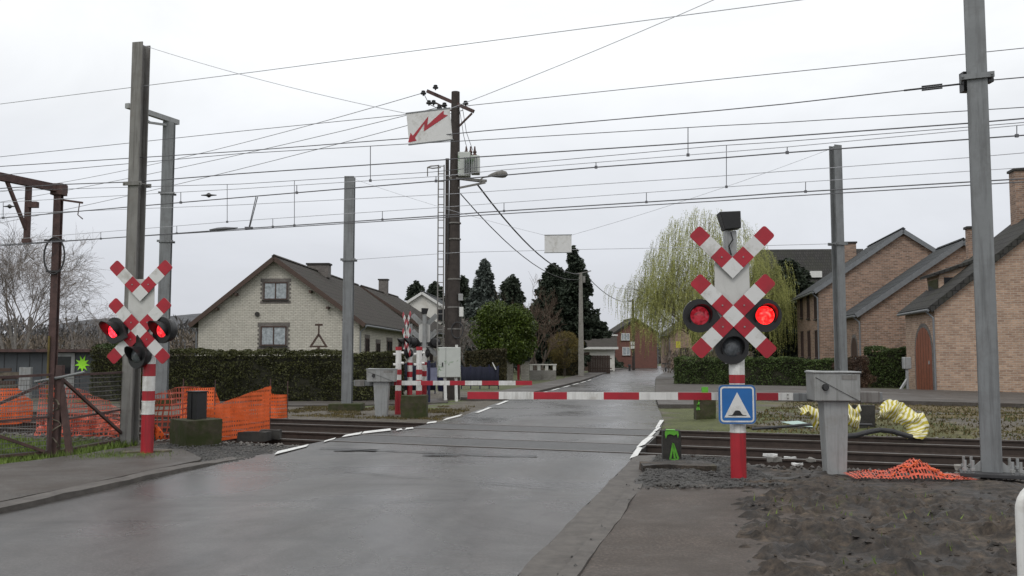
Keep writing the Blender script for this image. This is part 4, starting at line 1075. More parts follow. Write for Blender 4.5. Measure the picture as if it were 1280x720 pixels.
ribbon('big striped foil curling down like a shell right of the barrier housing', [(Y(1096, 527), Y(1099, 508)), (Y(1106, 522), Y(1118, 497)), (Y(1117, 528), Y(1131, 508)), (Y(1132, 531, -.1), Y(1149, 515, -.1)), (Y(1134, 540, -.2), Y(1162, 528, -.2)), (Y(1131, 546, -.3), Y(1160, 543, -.3)), (Y(1134, 550, -.3), Y(1158, 550, -.3))], .5, P(1140, 548))
ribbon('striped foil standing upright just right of the barrier pedestal', [(Y(1058, 534), Y(1057, 508)), (Y(1066, 533), Y(1066, 507)), (Y(1072, 538), Y(1076, 508))], .5, P(1066, 540), 2)
ribbon('striped foil hanging in a point left of the barrier pedestal', [(Y(997, 513), Y(998, 507)), (Y(1008, 521), Y(1008, 508)), (Y(1021, 536), Y(1022, 508))], .5, P(1010, 538), 4)
q = P(1089, 538); block_thing('dark_stump', 'dark square stump standing between two yellow striped foils', 'stump', Vector((q.x, q.y + .4, -.1)), .36, .36, .62, 0, material='stone')
mb = MB(); mb.tube([Y(x, y, -.6) for x, y in ((1050, 546), (1070, 544), (1085, 540), (1100, 537.5), (1115, 539), (1128, 543), (1140, 546))], .05, 10); tag(mb.build('corrugated_pipe', M['dark'], smooth=True), 'dark corrugated pipe bending over the ground beside the far rail', 'pipe')
mb = MB(); mb.tube([Q(x, y, 20.3) for x, y in ((1150, 541), (1180, 545), (1210, 549), (1250, 553))], .035, 8); tag(mb.build('cable', M['dark'], smooth=True), 'black cable trailing along the foot of the brown bank', 'cable')
mb = MB(); mb.tube([Q(x, y, 19.6) for x, y in ((940, 536), (985, 533), (1005, 531), (1040, 530), (1090, 531))], .03, 8); tag(mb.build('cable', M['dark'], smooth=True), 'black cable passing behind the barrier pedestal', 'cable')
o = tag(MB().cbox((0, 0, 0), (1.1, .16, .04)).build('plank', M['wood'], loc=tuple(P(962, 540) + Vector((0, 1.2, .04))), rz=R(-38)), 'pale wooden board lying on the grass beyond the tracks', 'plank')
mb = MB(); mb.add([(-.35, 0, .12), (-.05, -.12, .05), (.3, -.2, .02), (.38, -.1, .05), (.05, .05, .14)], [(0, 1, 4), (1, 2, 3, 4)]); o = mb.build('plastic_sheet', mat('pale_plastic', (.38, .50, .46), .3, .1, 5, 0), loc=tuple(Q(996, 534, 20.6))); so_ = o.modifiers.new('t', 'SOLIDIFY'); so_.thickness = .01
tag(o, 'pale greenish plastic sheet on the grass left of the yellow foils', 'plastic sheet')
# rubble pieces by the barrier pedestal
RB = 'pale rubble pieces near the barrier pedestal'
for i, (px, py, w_, d_, h_, m_, lab) in enumerate(((963, 579, .20, .10, .04, 'white', 'white rubble strip nearest the red foot of the signal'), (987, 582, .17, .07, .03, 'white', 'white rubble strip in the middle of the pale debris'),
        (997, 591, .14, .07, .03, 'white', 'small white rubble piece lowest in the debris'), (968, 586, .18, .12, .07, 'concrete', 'rounded beige lump of rubble between the white strips'), (1014, 586, .12, .1, .05, 'concrete', 'grey rubble lump touching the barrier pedestal'),
        (1200, 597, .16, .12, .07, 'concrete', 'pale rubble lump at the left corner of the mast base plate'))):
    q = P(px, py); o = rough(grid_box(w_, d_, h_, 3), .02, 12, i).build('rubble', M[m_], loc=(q.x, q.y, .10), rz=R(-20 + 17 * i)); tag(o, lab, 'rubble', RB)
# white tubular hoop at the right edge
hb = Vector((2.965, 5.45, 0))
mb = MB(); ph = [(0, 0, -.1), (0, 0, .70)] + [(.13 - .13 * math.cos(a), .0, .70 + .13 * math.sin(a)) for a in np.linspace(.2, PI / 2, 6)] + [(1.1, 0, .83), (1.23, 0, .78), (1.25, 0, .70), (1.25, 0, -.1)]
t = thing('hoop_barrier', 'white tubular hoop barrier at the right edge of the picture', 'hoop barrier', hb, R(12))
mb.tube(ph, .028, 12); mb.build('hoop', M['white'], t, smooth=True); mb = MB(); mb.tube([(0, 0, .4), (1.25, 0, .4)], .02, 10); mb.build('cross_bar', M['white'], t, smooth=True)

# ================================================================== mesh gate on the left
GA, GB = Vector((-7.40, 15.05, 0)), Vector((-7.18, 17.35, 0))
def gate(label, a, b, z, xbrace, post_end, top_skew=0):
    d = (b - a); Lg = d.length; t = thing('mesh_gate', label, 'gate', a, math.atan2(d.y, d.x), 'rusty mesh gates')
    mb = MB(); H_ = z
    mb.bar((0, 0, H_ - .02), (Lg, 0, H_ + top_skew), .04); mb.bar((0, 0, .05), (Lg, 0, .06), .04); mb.bar((0, 0, .55), (Lg, 0, .62), .035); mb.bar((0, 0, .0), (0, 0, H_), .055); mb.bar((Lg, 0, 0), (Lg, 0, H_ + top_skew), .055)
    mb.build('frame', M['rust'], t)
    mb = MB(); mb.bar((.02, -.035, H_ - .05), (Lg - .1, -.035, .08), .045)
    if xbrace: mb.bar((.02, .035, .08), (Lg - .05, .035, H_ - .05), .045)
    mb.build('brace', M['rust'], t)
    mb = MB(); mb.add([(0, .01, .05), (Lg, .01, .05), (Lg, .01, H_), (0, .01, H_)], [(0, 1, 2, 3)]); o = mb.build('wire_mesh', M['gatemesh'], t)
    for lp in o.data.loops:
        v = o.data.vertices[lp.vertex_index].co; o.data.uv_layers[0].data[lp.index].uv = (v.x, v.z)
    return t
gate('mesh gate leaf with one diagonal brace beside the left signal', GA, GB, 1.30, False, True, .0)
gate('mesh gate leaf with crossed braces at the left edge of the picture', Vector((-8.95, 12.6, 0)), GA - Vector((.05, .1, 0)), 1.22, True, False, .08)
t = thing('gate_post', 'leaning rusty gate post tangled with wire and straps between the gate leaves', 'post', GA, 0, 'dark posts holding the mesh gates')
mb = MB(); mb.bar((0, .02, -.1), (.03, .02, 1.45), .1); mb.bar((.05, .02, 1.1), (.22, .05, .0), .09); mb.build('post', M['rust'], t)
mb = MB(); mb.tube([(.0 + .09 * math.sin(i * 1.1), -.05 + .05 * math.cos(i * 1.7), .1 + i * .055) for i in range(18)], .014, 5); mb.build('tangled_strap', M['wood'], t)
mb = MB(); mb.tube([(-.12, -.04, 1.22), (.1, -.06, 1.26), (.45, -.03, 1.34)], .022, 8); mb.tube([(-.35, -.04, 1.18), (-.12, -.04, 1.22)], .022, 8); mb.build('loose_pipe', M['steel'], t)
t = thing('gate_post', 'thick dark post where the mesh gate ends beside the left signal', 'post', GB + Vector((.06, .08, 0)), 0, 'dark posts holding the mesh gates')
mb = MB(); mb.box(-.07, .07, -.07, .07, -.1, 1.62); mb.bar((.05, 0, 1.0), (.35, .1, 0), .1); mb.build('post', M['stone'], t, bevel=.01)
mb = MB(); mb.box(-.24, -.08, -.02, .02, .02, .75); mb.build('slat', M['wood'], t)
# ================================================================== wooden utility pole with transformer
UP = Vector((Q(567, 445, 35).x, 35, 0)); S_ = 35 / F
def up_z(py): return Q(567, py, 35).z
t = thing('utility_pole', 'tall dark wooden pole with crossarm, ladder and grey transformer', 'utility pole', UP)
mb = MB(); mb.tube([(0, 0, -.2), (0, 0, up_z(330)), (.03, 0, up_z(115))], [.25, .23, .16], 16); mb.build('pole', M['polewood'], t, smooth=True)
for z in (up_z(385), up_z(412), up_z(350), up_z(280), up_z(300)): mb = MB(); mb.tube([(0.01, 0, z), (0.01, 0, z + .05)], .255, 16); mb.build('band', M['steel_old'], t)
mb = MB(); mb.bar((-.28, .05, 0), (-.28, .05, up_z(198)), .13); mb.build('side_post', M['polewood'], t)
mb = MB(); mb.bar((-1.1, .3, up_z(111)), (.75, -.3, up_z(142)), .11, .13); mb.bar((-.9, .28, up_z(124)), (.1, 0, up_z(142)), .06); mb.bar((.1, 0, up_z(160)), (.68, -.28, up_z(144)), .06); mb.build('crossarm', M['rust'], t)
for x, z in ((-1.22, up_z(116)), (-.75, up_z(112) + .1), (.42, up_z(132) + .1), (-1.0, up_z(125) - .1), (-.82, up_z(128)), (-.6, up_z(134)), (-.4, up_z(131)), (-.7, up_z(140) - .05), (-.45, up_z(140))):
    mb = MB(); mb.tube([(x, 0, z - .12), (x, 0, z - .06), (x, 0, z - .05), (x, 0, z), (x, 0, z + .01), (x, 0, z + .07), (x, 0, z + .09)], [.03, .03, .11, .11, .07, .08, .03], 10); mb.build('insulator', M['black'], t, smooth=True)
mb = MB(); mb.tube([(-1.22, 0, up_z(116)), (-1.0, 0, up_z(130)), (-.6, -.05, up_z(137)), (-.2, 0, up_z(150))], .015, 5); mb.tube([(.3, 0, up_z(135)), (.45, 0, up_z(165)), (.7, 0, up_z(188))], .012, 5); mb.tube([(.2, 0, up_z(140)), (.35, 0, up_z(170)), (.5, 0, up_z(188))], .012, 5); mb.build('jumper_wire', M['wire'], t)
tr = MB(); tr.box(.15, .62, -.35, .25, up_z(222), up_z(192)); tr.box(.64, .98, -.45, .2, up_z(218), up_z(197)); trf = tr.build('transformer', M['cabinet'], t, bevel=.03)
for x in (.45, .62, .78):
    mb = MB(); mb.tube([(x, 0, up_z(196)), (x, 0, up_z(194)), (x, 0, up_z(192)), (x, 0, up_z(190)), (x, 0, up_z(188)), (x, 0, up_z(183))], [.06, .09, .05, .08, .04, .025], 8); mb.build('bushing', M['rust'], trf, smooth=True)
mb = MB()
for i in range(6): mb.box(.4 + i * .09, .43 + i * .09, -.52, -.36, up_z(219), up_z(200))
mb.build('cooling_fin', M['steel'], trf)
mb = MB(); mb.bar((-.2, -.1, up_z(223)), (1.25, -.3, up_z(228)), .09); mb.bar((.1, -.1, up_z(236)), (1.2, -.3, up_z(230)), .07); mb.bar((.2, .3, up_z(222)), (1.1, .2, up_z(226)), .07); mb.build('platform', M['steel_old'], t)
mb = MB(); x0, x1 = -.62, -.40
mb.bar((x0, .02, 1.2), (x0, .02, up_z(206)), .045); mb.bar((x1, .02, 1.2), (x1, .02, up_z(206)), .045)
z = 1.4
while z < up_z(206): mb.bar((x0, .02, z), (x1, .02, z), .03); z += .3
mb.tube([(x0, 0, up_z(207)), (-.9, -.2, up_z(209)), (-1.0, -.4, up_z(212)), (-.8, -.55, up_z(214)), (-.5, -.4, up_z(212))], .025, 6); mb.tube([(-1.0, -.4, up_z(212)), (-1.0, -.4, up_z(223))], .02, 6); mb.build('ladder', M['steel_old'], t)
mb = MB(); mb.cbox((.27, -.2, up_z(372)), (.17, .15, .26)); mb.build('junction_box', M['steel_lt'], t, bevel=.01)
mb = MB(); mb.cbox((.30, -.24, up_z(390)), (.16, .04, .36)); mb.build('white_plate', M['white'], t)
mb = MB(); mb.tube([(.27, -.2, up_z(410)), (.30, -.2, up_z(380))], .02, 6); mb.tube([(.15 + .22 * math.cos(a), -.27, up_z(413) + .3 * math.sin(a)) for a in np.linspace(0, 2 * PI, 20)], .022, 6); mb.tube([(-.22, -.14, up_z(200)), (-.22, -.14, up_z(330))], .025, 6, 0); mb.build('cable_coil', M['dark'], t)
t = thing('street_lamp', 'grey street lamp head on a bent arm below the transformer', 'street lamp', Vector((UP.x + 1.0, 34.7, up_z(232))))
sz = lambda py: up_z(py) - up_z(232)
mb = MB(); mb.tube([(0, 0, 0), (.02, 0, sz(226)), (.12, 0, sz(223.5)), (.55, 0, sz(221.5))], .03, 8); mb.build('arm', M['steel_old'], t, smooth=True)
mb = MB(); mb.tube([(.30, 0, sz(222)), (.42, 0, sz(221)), (.62, 0, sz(220)), (.85, 0, sz(219.5)), (.98, 0, sz(220)), (1.06, 0, sz(220.5))], [.03, .065, .12, .15, .12, .02], 12); mb.build('lamp_head', M['steel_old'], t, smooth=True)
# cabinet
cb = Q(561, 500, 33.5); cb.z = 0
t = thing('utility_cabinet', 'pale cabinet with green stains on two white legs in front of the wooden pole', 'cabinet', cb, R(12))
czs = lambda py: Q(561, py, 33.5).z
mb = MB(); mb.box(-.40, .40, -.18, .18, czs(471.5), czs(434)); bd = mb.build('case', M['cabinet'], t, bevel=.02)
mb = MB(); mb.box(-.28, -.24, -.2, -.18, czs(458), czs(453)); mb.build('handle', M['black'], bd)
mb = MB(); mb.box(-.145, -.137, -.186, -.18, czs(471), czs(435)); mb.build('door_gap', M['dark'], bd)
for x in (-.12, .28):
    mb = MB(); mb.bar((x, 0, -.1), (x - .03, 0, czs(471)), .13, .1); mb.build('leg', M['white'], t)
mb = MB(); mb.tube([(.27, -.05, czs(434)), (.27, -.05, czs(431))], .05, 8); mb.build('cap', M['white'], t)
# blue post + parked blue car
q = P(536, 503); t = tag(MB().tube([(0, 0, -.1), (0, 0, 1.45)], .05, 10).build('blue_post', M['bluepost'], loc=q), 'slim dark blue post left of the pale cabinet', 'post')
q = P(551, 499); t = thing('waste_bin', 'small blue bin on a post, partly hidden by the cabinet', 'waste bin', (q.x, q.y + 1, 0)); mb = MB(); mb.tube([(0, 0, .25), (0, 0, .32), (0, 0, .85)], [.17, .2, .24], 14); mb.build('bin', M['bluepost'], t, smooth=True); mb = MB(); mb.tube([(0, .25, -.1), (0, .25, 1.0)], .03, 8); mb.build('post', M['steel'], t)
def car(label, pos, rz, paint, L_=4.3, W2=.86, H_=1.45):
    t = thing('parked_car', label, 'car', pos, rz)
    prof = [(-2.1, .32), (-2.14, .62), (-2.02, .86), (-1.75, .93), (-1.45, .97), (.85, .94), (1.55, .86), (2.02, .70), (2.14, .52), (2.1, .30), (1.72, .22), (-1.72, .22)]
    mb = MB(); mb.prism(prof, -W2, W2); body = mb.build('body', paint, t, bevel=.06)
    top = [(-1.95, .94), (-1.55, 1.38), (-1.15, H_), (.05, H_), (.45, 1.38), (1.2, .92)]
    mb = MB(); n = len(top)
    vs = [(x, -W2 * (1 if z < 1 else .82), z) for x, z in top] + [(x, W2 * (1 if z < 1 else .82), z) for x, z in top]
    mb.add(vs, [tuple(range(n)), tuple(range(2 * n - 1, n - 1, -1))] + [(i, i + n, (i + 1) % n + n, (i + 1) % n) for i in range(n)]); mb.build('cabin', paint, t, bevel=.04)
    for s in (-1, 1):
        for w3 in ([(-1.62, 1.0), (-1.38, 1.33), (-.62, 1.38), (-.62, 1.0)], [(-.54, 1.0), (-.54, 1.38), (.10, 1.37), (.78, 1.0)]):
            mb = MB(); vs = []
            for d in (.006, .0):
                for x, z in w3:
                    k = W2 * (1 - .18 * (z - .94) / (1.38 - .94)); vs.append((x, s * (k + d), z))
            mb.add(vs, [(0, 1, 2, 3), (7, 6, 5, 4), (0, 4, 5, 1), (1, 5, 6, 2), (2, 6, 7, 3), (3, 7, 4, 0)]); mb.build('side_window', M['glass'], t)
        mb = MB(); mb.cbox((.75, s * (W2 + .08), .98), (.14, .16, .12)); mb.build('mirror', paint, t, bevel=.02)
    mb = MB(); mb.add([(.50, -.66, 1.37), (.50, .66, 1.37), (1.16, .78, .955), (1.16, -.78, .955)], [(0, 3, 2, 1)]); mb.v = [(x + .02, y, z + .012) for x, y, z in mb.v]; mb.build('windscreen', M['glass'], t)
    mb = MB(); mb.add([(-1.60, -.64, 1.36), (-1.60, .64, 1.36), (-1.93, .76, .98), (-1.93, -.76, .98)], [(0, 1, 2, 3)]); mb.v = [(x - .02, y, z + .012) for x, y, z in mb.v]; mb.build('rear_window', M['glass'], t)
    for x in (-1.3, 1.32):
        for s in (-1, 1):
            mb = MB(); Mx = Matrix.Translation((x, s * (W2 - .08), .31)); mb.lathe([(.18, -.1), (.30, -.11), (.315, -.08), (.315, .08), (.30, .11), (.18, .1)], 22, 0, Mx); wh = mb.build('wheel', M['black'], t, smooth=True)
            mb = MB(); mb.lathe([(0, .09 * s), (.15, .10 * s), (.19, .085 * s)], 16, 0, Mx); mb.build('rim', M['steel_lt'], wh)
    for s in (-1, 1):
        mb = MB(); mb.cbox((2.04, s * .62, .66), (.16, .32, .13)); mb.build('headlight', M['whiterefl'], t, bevel=.03)
        mb = MB(); mb.cbox((-2.09, s * .68, .78), (.08, .22, .2)); mb.build('tail_light', M['redrefl'], t, bevel=.02)
    mb = MB(); mb.cbox((2.13, 0, .42), (.03, .5, .11)); mb.build('number_plate', M['white'], t)
    return t
def screen(label, px0, px1, ptop, D, lean=.0):
    a = Q(px0, 445, D).x; b = Q(px1, 445, D).x; zt = Q(px0, ptop, D).z; t = thing('sheet_screen', label, 'screen', (a, D, 0), 0, 'dark blue sheet screens behind the cabinet')
    n_ = 4
    for i in range(n_ + 1):
        x = (b - a) * i / n_; mb = MB(); mb.bar((x, .03, -.1), (x, .03, zt + .05 * (i % 2)), .05); mb.build('post', M['bluepost'], t)
    mb = MB(); vs = []; K = 40
    for i in range(K + 1):
        x = (b - a) * i / K; w_ = .03 * math.sin(i * .9) + .02 * math.sin(i * 2.1)
        for z in (.12, zt * .5, zt - .03 - .04 * abs(math.sin(i * PI * n_ / K))): vs.append((x, -.03 + w_ * (.5 + z / zt), z))
    mb.add(vs, [(i * 3 + k, i * 3 + 3 + k, i * 3 + 4 + k, i * 3 + 1 + k) for i in range(K) for k in (0, 1)]); o = mb.build('sheet', M['navy'], t, smooth=True, sharp=180)
    so_ = o.modifiers.new('t', 'SOLIDIFY'); so_.thickness = .01
    return t
sc1 = screen('dark blue sheet screen standing right of the pale cabinet before the hedge', 577, 623, 457, 46)
mb = MB(); q0 = Q(615.5, 453, 45.9); q1 = Q(620, 462, 45.9); tag(MB().bar(Vector((0, 0, 0)), q1 - q0, .10, .05).build('white_strip', M['white'], loc=q0), 'small bright white strip sticking out above the dark blue screen', 'strip')
screen('dark blue sheet screen half hidden behind the two striped posts', 501, 544, 452, 40)
q = Q(531, 476, 39.6); tag(MB().box(0, .52, 0, .06, 0, .56).build('pale_panel', mat('pale_blue_panel', (.17, .18, .26), .5, .2, 3, 0), loc=(q.x, 39.6, q.z)), 'pale bluish panel on the dark screen beside the thin blue post', 'panel')
q = Q(866, 450, 112); car('small dark car far up the road at the right, by the brick entrance', (q.x, 112, 0), R(-100), mat('plum_paint', (.05, .02, .03), .25, .1, 3, 0))

# ================================================================== street furniture farther away
q = Q(726.5, 467, 70); zt = Q(727, 341, 70).z
t = thing('concrete_pole', 'pale concrete utility pole in front of the tall dark conifer', 'utility pole', (q.x, 70, 0))
mb = MB(); mb.add([(-.22, -.15, 0), (.22, -.15, 0), (.22, .15, 0), (-.22, .15, 0), (-.12, -.09, zt), (.12, -.09, zt), (.12, .09, zt), (-.12, .09, zt)], [(4, 5, 6, 7), (0, 1, 5, 4), (1, 2, 6, 5), (2, 3, 7, 6), (3, 0, 4, 7)]); mb.build('pole', M['concrete'], t)
mb = MB(); mb.bar((-.4, 0, zt - .1), (.8, 0, zt + .15), .07); mb.cbox((.25, 0, zt - .5), (.2, .2, .5)); mb.build('crossarm', M['steel_old'], t)
q2 = Q(792, 458, 104); z2 = Q(792, 374, 104).z
t = thing('dark_pole', 'slim dark pole standing in front of the red brick house', 'utility pole', (q2.x, 104, 0)); mb = MB(); mb.tube([(0, 0, 0), (0, 0, z2)], [.17, .12], 10); mb.build('pole', M['polewood'], t)
for z in (Q(792, 429, 104).z, Q(792, 434, 104).z): mb = MB(); mb.cbox((-.1, -.2, z), (.45, .1, .35)); mb.build('plate', M['white'], t)
mb = MB(); mb.bar((-.5, 0, z2 - .2), (.5, 0, z2 - .2), .08); mb.build('crossarm', M['polewood'], t)
def cable(label, pts, r, sag):
    mb = MB(); pts = [Vector(p) for p in pts]; out = []
    for a, b in zip(pts, pts[1:]):
        for i in range(14):
            f = i / 14; out.append(a.lerp(b, f) - Vector((0, 0, sag * 4 * f * (1 - f))))
    out.append(pts[-1]); mb.tube(out, r, 5); return tag(mb.build('service_cable', M['dark'], smooth=True), label, 'cable', 'cables running between the poles')
cable('upper thick cable sloping from the wooden pole to the concrete pole', [Vector((UP.x + .9, 34.8, up_z(232))), Vector((q.x - .1, 70, zt - .1))], .035, .9)
cable('lower thin cable sloping from the wooden pole to the concrete pole', [Vector((UP.x + .25, 34.9, up_z(243))), Vector((q.x - .1, 70, zt - .5))], .022, 1.0)
cable('cable sagging from the concrete pole to the slim dark pole by the brick house', [Vector((q.x + .3, 70, zt - .05)), Vector((q2.x, 104, z2 - .2))], .03, .8)
for i, (pa, pb) in enumerate((((-1.22, 116), (60, 231)), ((-.6, 134), (-60, 262)), ((.3, 138), (-60, 290)))):
    a = Vector((UP.x + pa[0], 35, up_z(pa[1]))); b = Q(pb[0], pb[1], 56)
    mb = MB(); mb.tube([a.lerp(b, f) - Vector((0, 0, 1.2 * f * (1 - f))) for f in np.linspace(0, 1.25, 20)], .016, 4)
    tag(mb.build('power_line', M['wirelt'], smooth=True), ['highest faint power line sloping left from the wooden pole top', 'middle faint power line sloping left from the wooden pole top', 'lowest faint power line sloping left from the wooden pole top'][i], 'power line', 'power lines from the wooden pole')
q = Q(832, 462, 92); t = thing('roadside_marker', 'small dark T shaped marker at the right edge of the distant road', 'marker', (q.x, 92, 0)); mb = MB(); mb.bar((0, 0, 0), (0, 0, .75), .16); mb.box(-.35, .35, -.06, .06, .75, .9); mb.build('post', M['dark'], t)
q = Q(847.5, 432, 105); t = thing('yellow_sign', 'small yellow sign by the brick entrance far up the road', 'sign', (q.x, 105, 0)); mb = MB(); mb.bar((0, 0, 0), (0, 0, 2.4), .06); mb.build('post', M['steel'], t); mb = MB(); mb.cbox((0, -.06, 2.9), (.5, .03, .75)); mb.build('panel', mat('sign_yellow', (.5, .45, .05), .5, .1, 4, 0), t)
q = Q(787, 459, 100); t = thing('bollard', 'little dark bollard at the bend of the distant road', 'bollard', (q.x, 100, 0)); mb = MB(); mb.tube([(0, 0, 0), (0, 0, .5), (0, 0, .55), (0, 0, .7)], [.12, .12, .2, .15], 8); mb.build('post', M['dark'], t)

# ================================================================== houses
def house(name, label, corner, phi, W2, Ld, eave, ridge, wall, roof, rx=None, oh=.35, ohg=.3, barge='barge', group=None, cat='house', rth=.16):
    """root at front-left ground corner; local x across the gable, y away"""
    t = thing(name, label, cat, (corner[0], corner[1], 0), -phi, group)
    rx = W2 / 2 if rx is None else rx
    mb = MB(); g_ = -.3
    mb.prism([(0, g_), (W2, g_), (W2, eave), (rx, ridge), (0, eave)], 0, Ld); mb.build('wall', M[wall], t)
    mb = MB()
    for (xa, za, xb, zb) in ((0, eave, rx, ridge), (W2, eave, rx, ridge)):
        dx, dz = xb - xa, zb - za; ln = math.hypot(dx, dz); ux_, uz = dx / ln, dz / ln
        ex, ez = xa - ux_ * oh, za - uz * oh; th = rth; k = 1 if xa < xb else -1
        nx_, nz = -uz * k, ux_ * k
        # slab: bottom line 3 mm above the wall
        p = [(ex + nx_ * .004, ez + nz * .004), (xb + (0), zb + .004 / max(.3, abs(ux_))), (xb, zb + th / max(.3, abs(ux_))), (ex + nx_ * th, ez + nz * th)]
        if k < 0: p = p[::-1]
        mb.prism(p, -ohg, Ld + ohg)
    rf = mb.build('roof', M[roof], t)
    # proper uv for the slopes: rows follow the slope
    mb = MB(); mb.prism([(rx - .16, ridge + rth), (rx + .16, ridge + rth), (rx, ridge + rth + .13)], -ohg - .02, Ld + ohg + .02); mb.build('ridge_tiles', M[roof], rf)
    mb = MB()
    for (xa, za, xb, zb) in ((0, eave, rx, ridge), (W2, eave, rx, ridge)):
        dx, dz = xb - xa, zb - za; ln = math.hypot(dx, dz); ux_, uz = dx / ln, dz / ln
        a = Vector((xa - ux_ * oh, -ohg - .03, za - uz * oh + .03)); b = Vector((xb, -ohg - .03, zb + .03)); mb.bar(a, b, .05, .26)
    mb.build('barge_board', M[barge], t)
    for s, x in ((-1, 0), (1, W2)):
        dx = abs(rx - x); sl = (ridge - eave) / dx; zz = eave - oh * math.sin(math.atan(sl)) + .02; xx = x + s * (oh * math.cos(math.atan(sl)) + .07)
        mb = MB(); mb.tube([(xx, -ohg, zz), (xx, Ld + ohg, zz)], .07, 8); mb.tube([(xx, -ohg + .35, zz - .04), (x + s * .08, -.07, zz - .35), (x + s * .08, -.07, 0)], .045, 8); mb.build('gutter', M['zinc'], t)
    return t
def window(t, face, p, z, w2, h2, frame='frame_br', pane='glass', mull=1, sill=True, surround=None, W2=0, arch=False, door=False, name='window'):
    """face: 'front' (x=p), 'left' (y=p), 'right' (y=p)"""
    if face == 'front': Mx = Matrix.Translation((p, 0, z))
    elif face == 'left': Mx = Matrix.Translation((0, p, z)) @ Matrix.Rotation(-PI / 2, 4, 'Z')
    else: Mx = Matrix.Translation((W2, p, z)) @ Matrix.Rotation(PI / 2, 4, 'Z')
    x, zz = w2 / 2, h2 / 2; f = .07
    mb = MB()
    if not arch:
        mb.box(-x, x, -.05, .0 - .003, -zz, -zz + f, 0, Mx); mb.box(-x, x, -.05, -.003, zz - f, zz, 0, Mx); mb.box(-x, -x + f, -.05, -.003, -zz + f, zz - f, 0, Mx); mb.box(x - f, x, -.05, -.003, -zz + f, zz - f, 0, Mx)
        for i in range(mull):
            c = -x + w2 * (i + 1) / (mull + 1); mb.box(c - .035, c + .035, -.045, -.003, -zz + f, zz - f, 0, Mx)
        fr = mb.build(name, M[frame], t)
        mb = MB(); mb.box(-x + f, x - f, -.016, -.004, -zz + f, zz - f, 0, Mx); mb.build('pane', M[pane], fr)
    else:
        pts = [(-x, -zz), (x, -zz), (x, zz - x * .9)] + [(x * math.cos(a), zz - x * .9 + x * .9 * math.sin(a)) for a in np.linspace(.2, PI - .2, 9)] + [(-x, zz - x * .9)]
        mb.prism(pts, -.03, -.003, 0, Mx); fr = mb.build('door', M[frame], t)
        mb = MB()
        for k in range(1, 6): xx = -x + w2 * k / 6; mb.box(xx - .012, xx + .012, -.036, -.031, -zz, zz - x * .9 * (1 - math.sqrt(max(0, 1 - (xx / x) ** 2))) - .02, 0, Mx)
        mb.build('groove', M['barge'], fr); mb = MB(); mb.cbox((x * .75, -.06, -zz * .1), (.04, .06, .16), 0, Mx); mb.build('handle', M['steel_lt'], fr)
    if sill and not arch:
        mb = MB(); mb.box(-x - .06, x + .06, -.11, -.004, -zz - .07, -zz - .002, 0, Mx); mb.build('sill', M['stone'], fr)
    if surround:
        mb = MB(); s_ = .2
        if arch:
            n_ = 14; pts = [(x * math.cos(a), zz - x * .9 + x * .9 * math.sin(a)) for a in np.linspace(0, PI, n_)]; po = [((x + s_) * math.cos(a), zz - x * .9 + (x * .9 + s_) * math.sin(a)) for a in np.linspace(0, PI, n_)]
            for i in range(n_ - 1): mb.prism([pts[i], po[i], po[i + 1], pts[i + 1]], -.018, -.002, 0, Mx)
            mb.box(-x - s_, -x, -.018, -.002, -zz, zz - x * .9, 0, Mx); mb.box(x, x + s_, -.018, -.002, -zz, zz - x * .9, 0, Mx)
        else:
            mb.box(-x - s_, x + s_, -.02, -.002, zz, zz + .22, 0, Mx); mb.box(-x - s_, x + s_, -.02, -.002, -zz - .22, -zz - .07, 0, Mx)
            k = 0; z_ = -zz - .07
            while z_ < zz - .01:
                e = s_ if k % 2 else s_ * .55; h_ = min(.13, zz - z_); mb.box(-x - e, -x, -.02, -.002, z_, z_ + h_, 0, Mx); mb.box(x, x + e, -.02, -.002, z_, z_ + h_, 0, Mx); z_ += .13; k += 1
        mb.build('surround', M[surround], fr)
    return fr
def chimney(t, x, y, z0, z1, w2, d2, wall, pots=0):
    rf = [c for c in t.children if c.name.startswith('roof')][0] if t.children else t
    mb = MB(); mb.box(x - w2 / 2, x + w2 / 2, y - d2 / 2, y + d2 / 2, z0, z1); c = mb.build('chimney', M[wall], rf)
    mb = MB(); mb.box(x - w2 / 2 - .07, x + w2 / 2 + .07, y - d2 / 2 - .07, y + d2 / 2 + .07, z1 + .002, z1 + .12)
    for i in range(pots): mb.tube([(x - w2 / 4 + i * w2 / 2, y, z1 + .12), (x - w2 / 4 + i * w2 / 2, y, z1 + .4)], .12, 8)
    mb.build('chimney_cap', M['stone'], c)
# 1 cream brick house
HD = 55.0
cx = Q(247, 445, HD).x; cr = Q(451, 445, HD).x; W1 = cr - cx
ev = Q(247, 403, HD).z + .05; rg = Q(342, 325, HD).z
h1 = house('brick_house', 'cream brick house with a brown edged gable behind the long hedge', (cx, HD), R(3), W1, 22, ev, rg, 'brick_cream', 'tile_br', rx=Q(344, 445, HD).x - cx, oh=.5, ohg=.4)
def hx(px): return Q(px, 445, HD).x - cx
window(h1, 'front', hx(344.5), Q(344, 364, HD).z, 1.45, 1.05, 'frame_br', 'curtain', 1, True, 'brick_grey')
window(h1, 'front', hx(343), Q(344, 420, HD).z, 1.55, 1.15, 'frame_br', 'curtain', 1, True, 'brick_grey')
mb = MB(); mb.tube([(hx(322), -.12, Q(322, 393, HD).z), (hx(322), -.002, Q(322, 393, HD).z)], .14, 10); mb.build('vent', M['stone'], h1)
for y, w2, h2, z, d in ((2.2, 1.1, 1.6, 1.9, 0), (5.6, 1.2, 2.3, 1.3, 1), (9.6, 1.8, 1.5, 1.9, 0), (14, 1.5, 1.4, 1.9, 0), (18, 1.5, 1.4, 1.9, 0)):
    window(h1, 'right', y, z, w2, h2, 'frame_br', 'glass', 1, not d, 'brick_grey', W2=W1, name='door' if d else 'window')
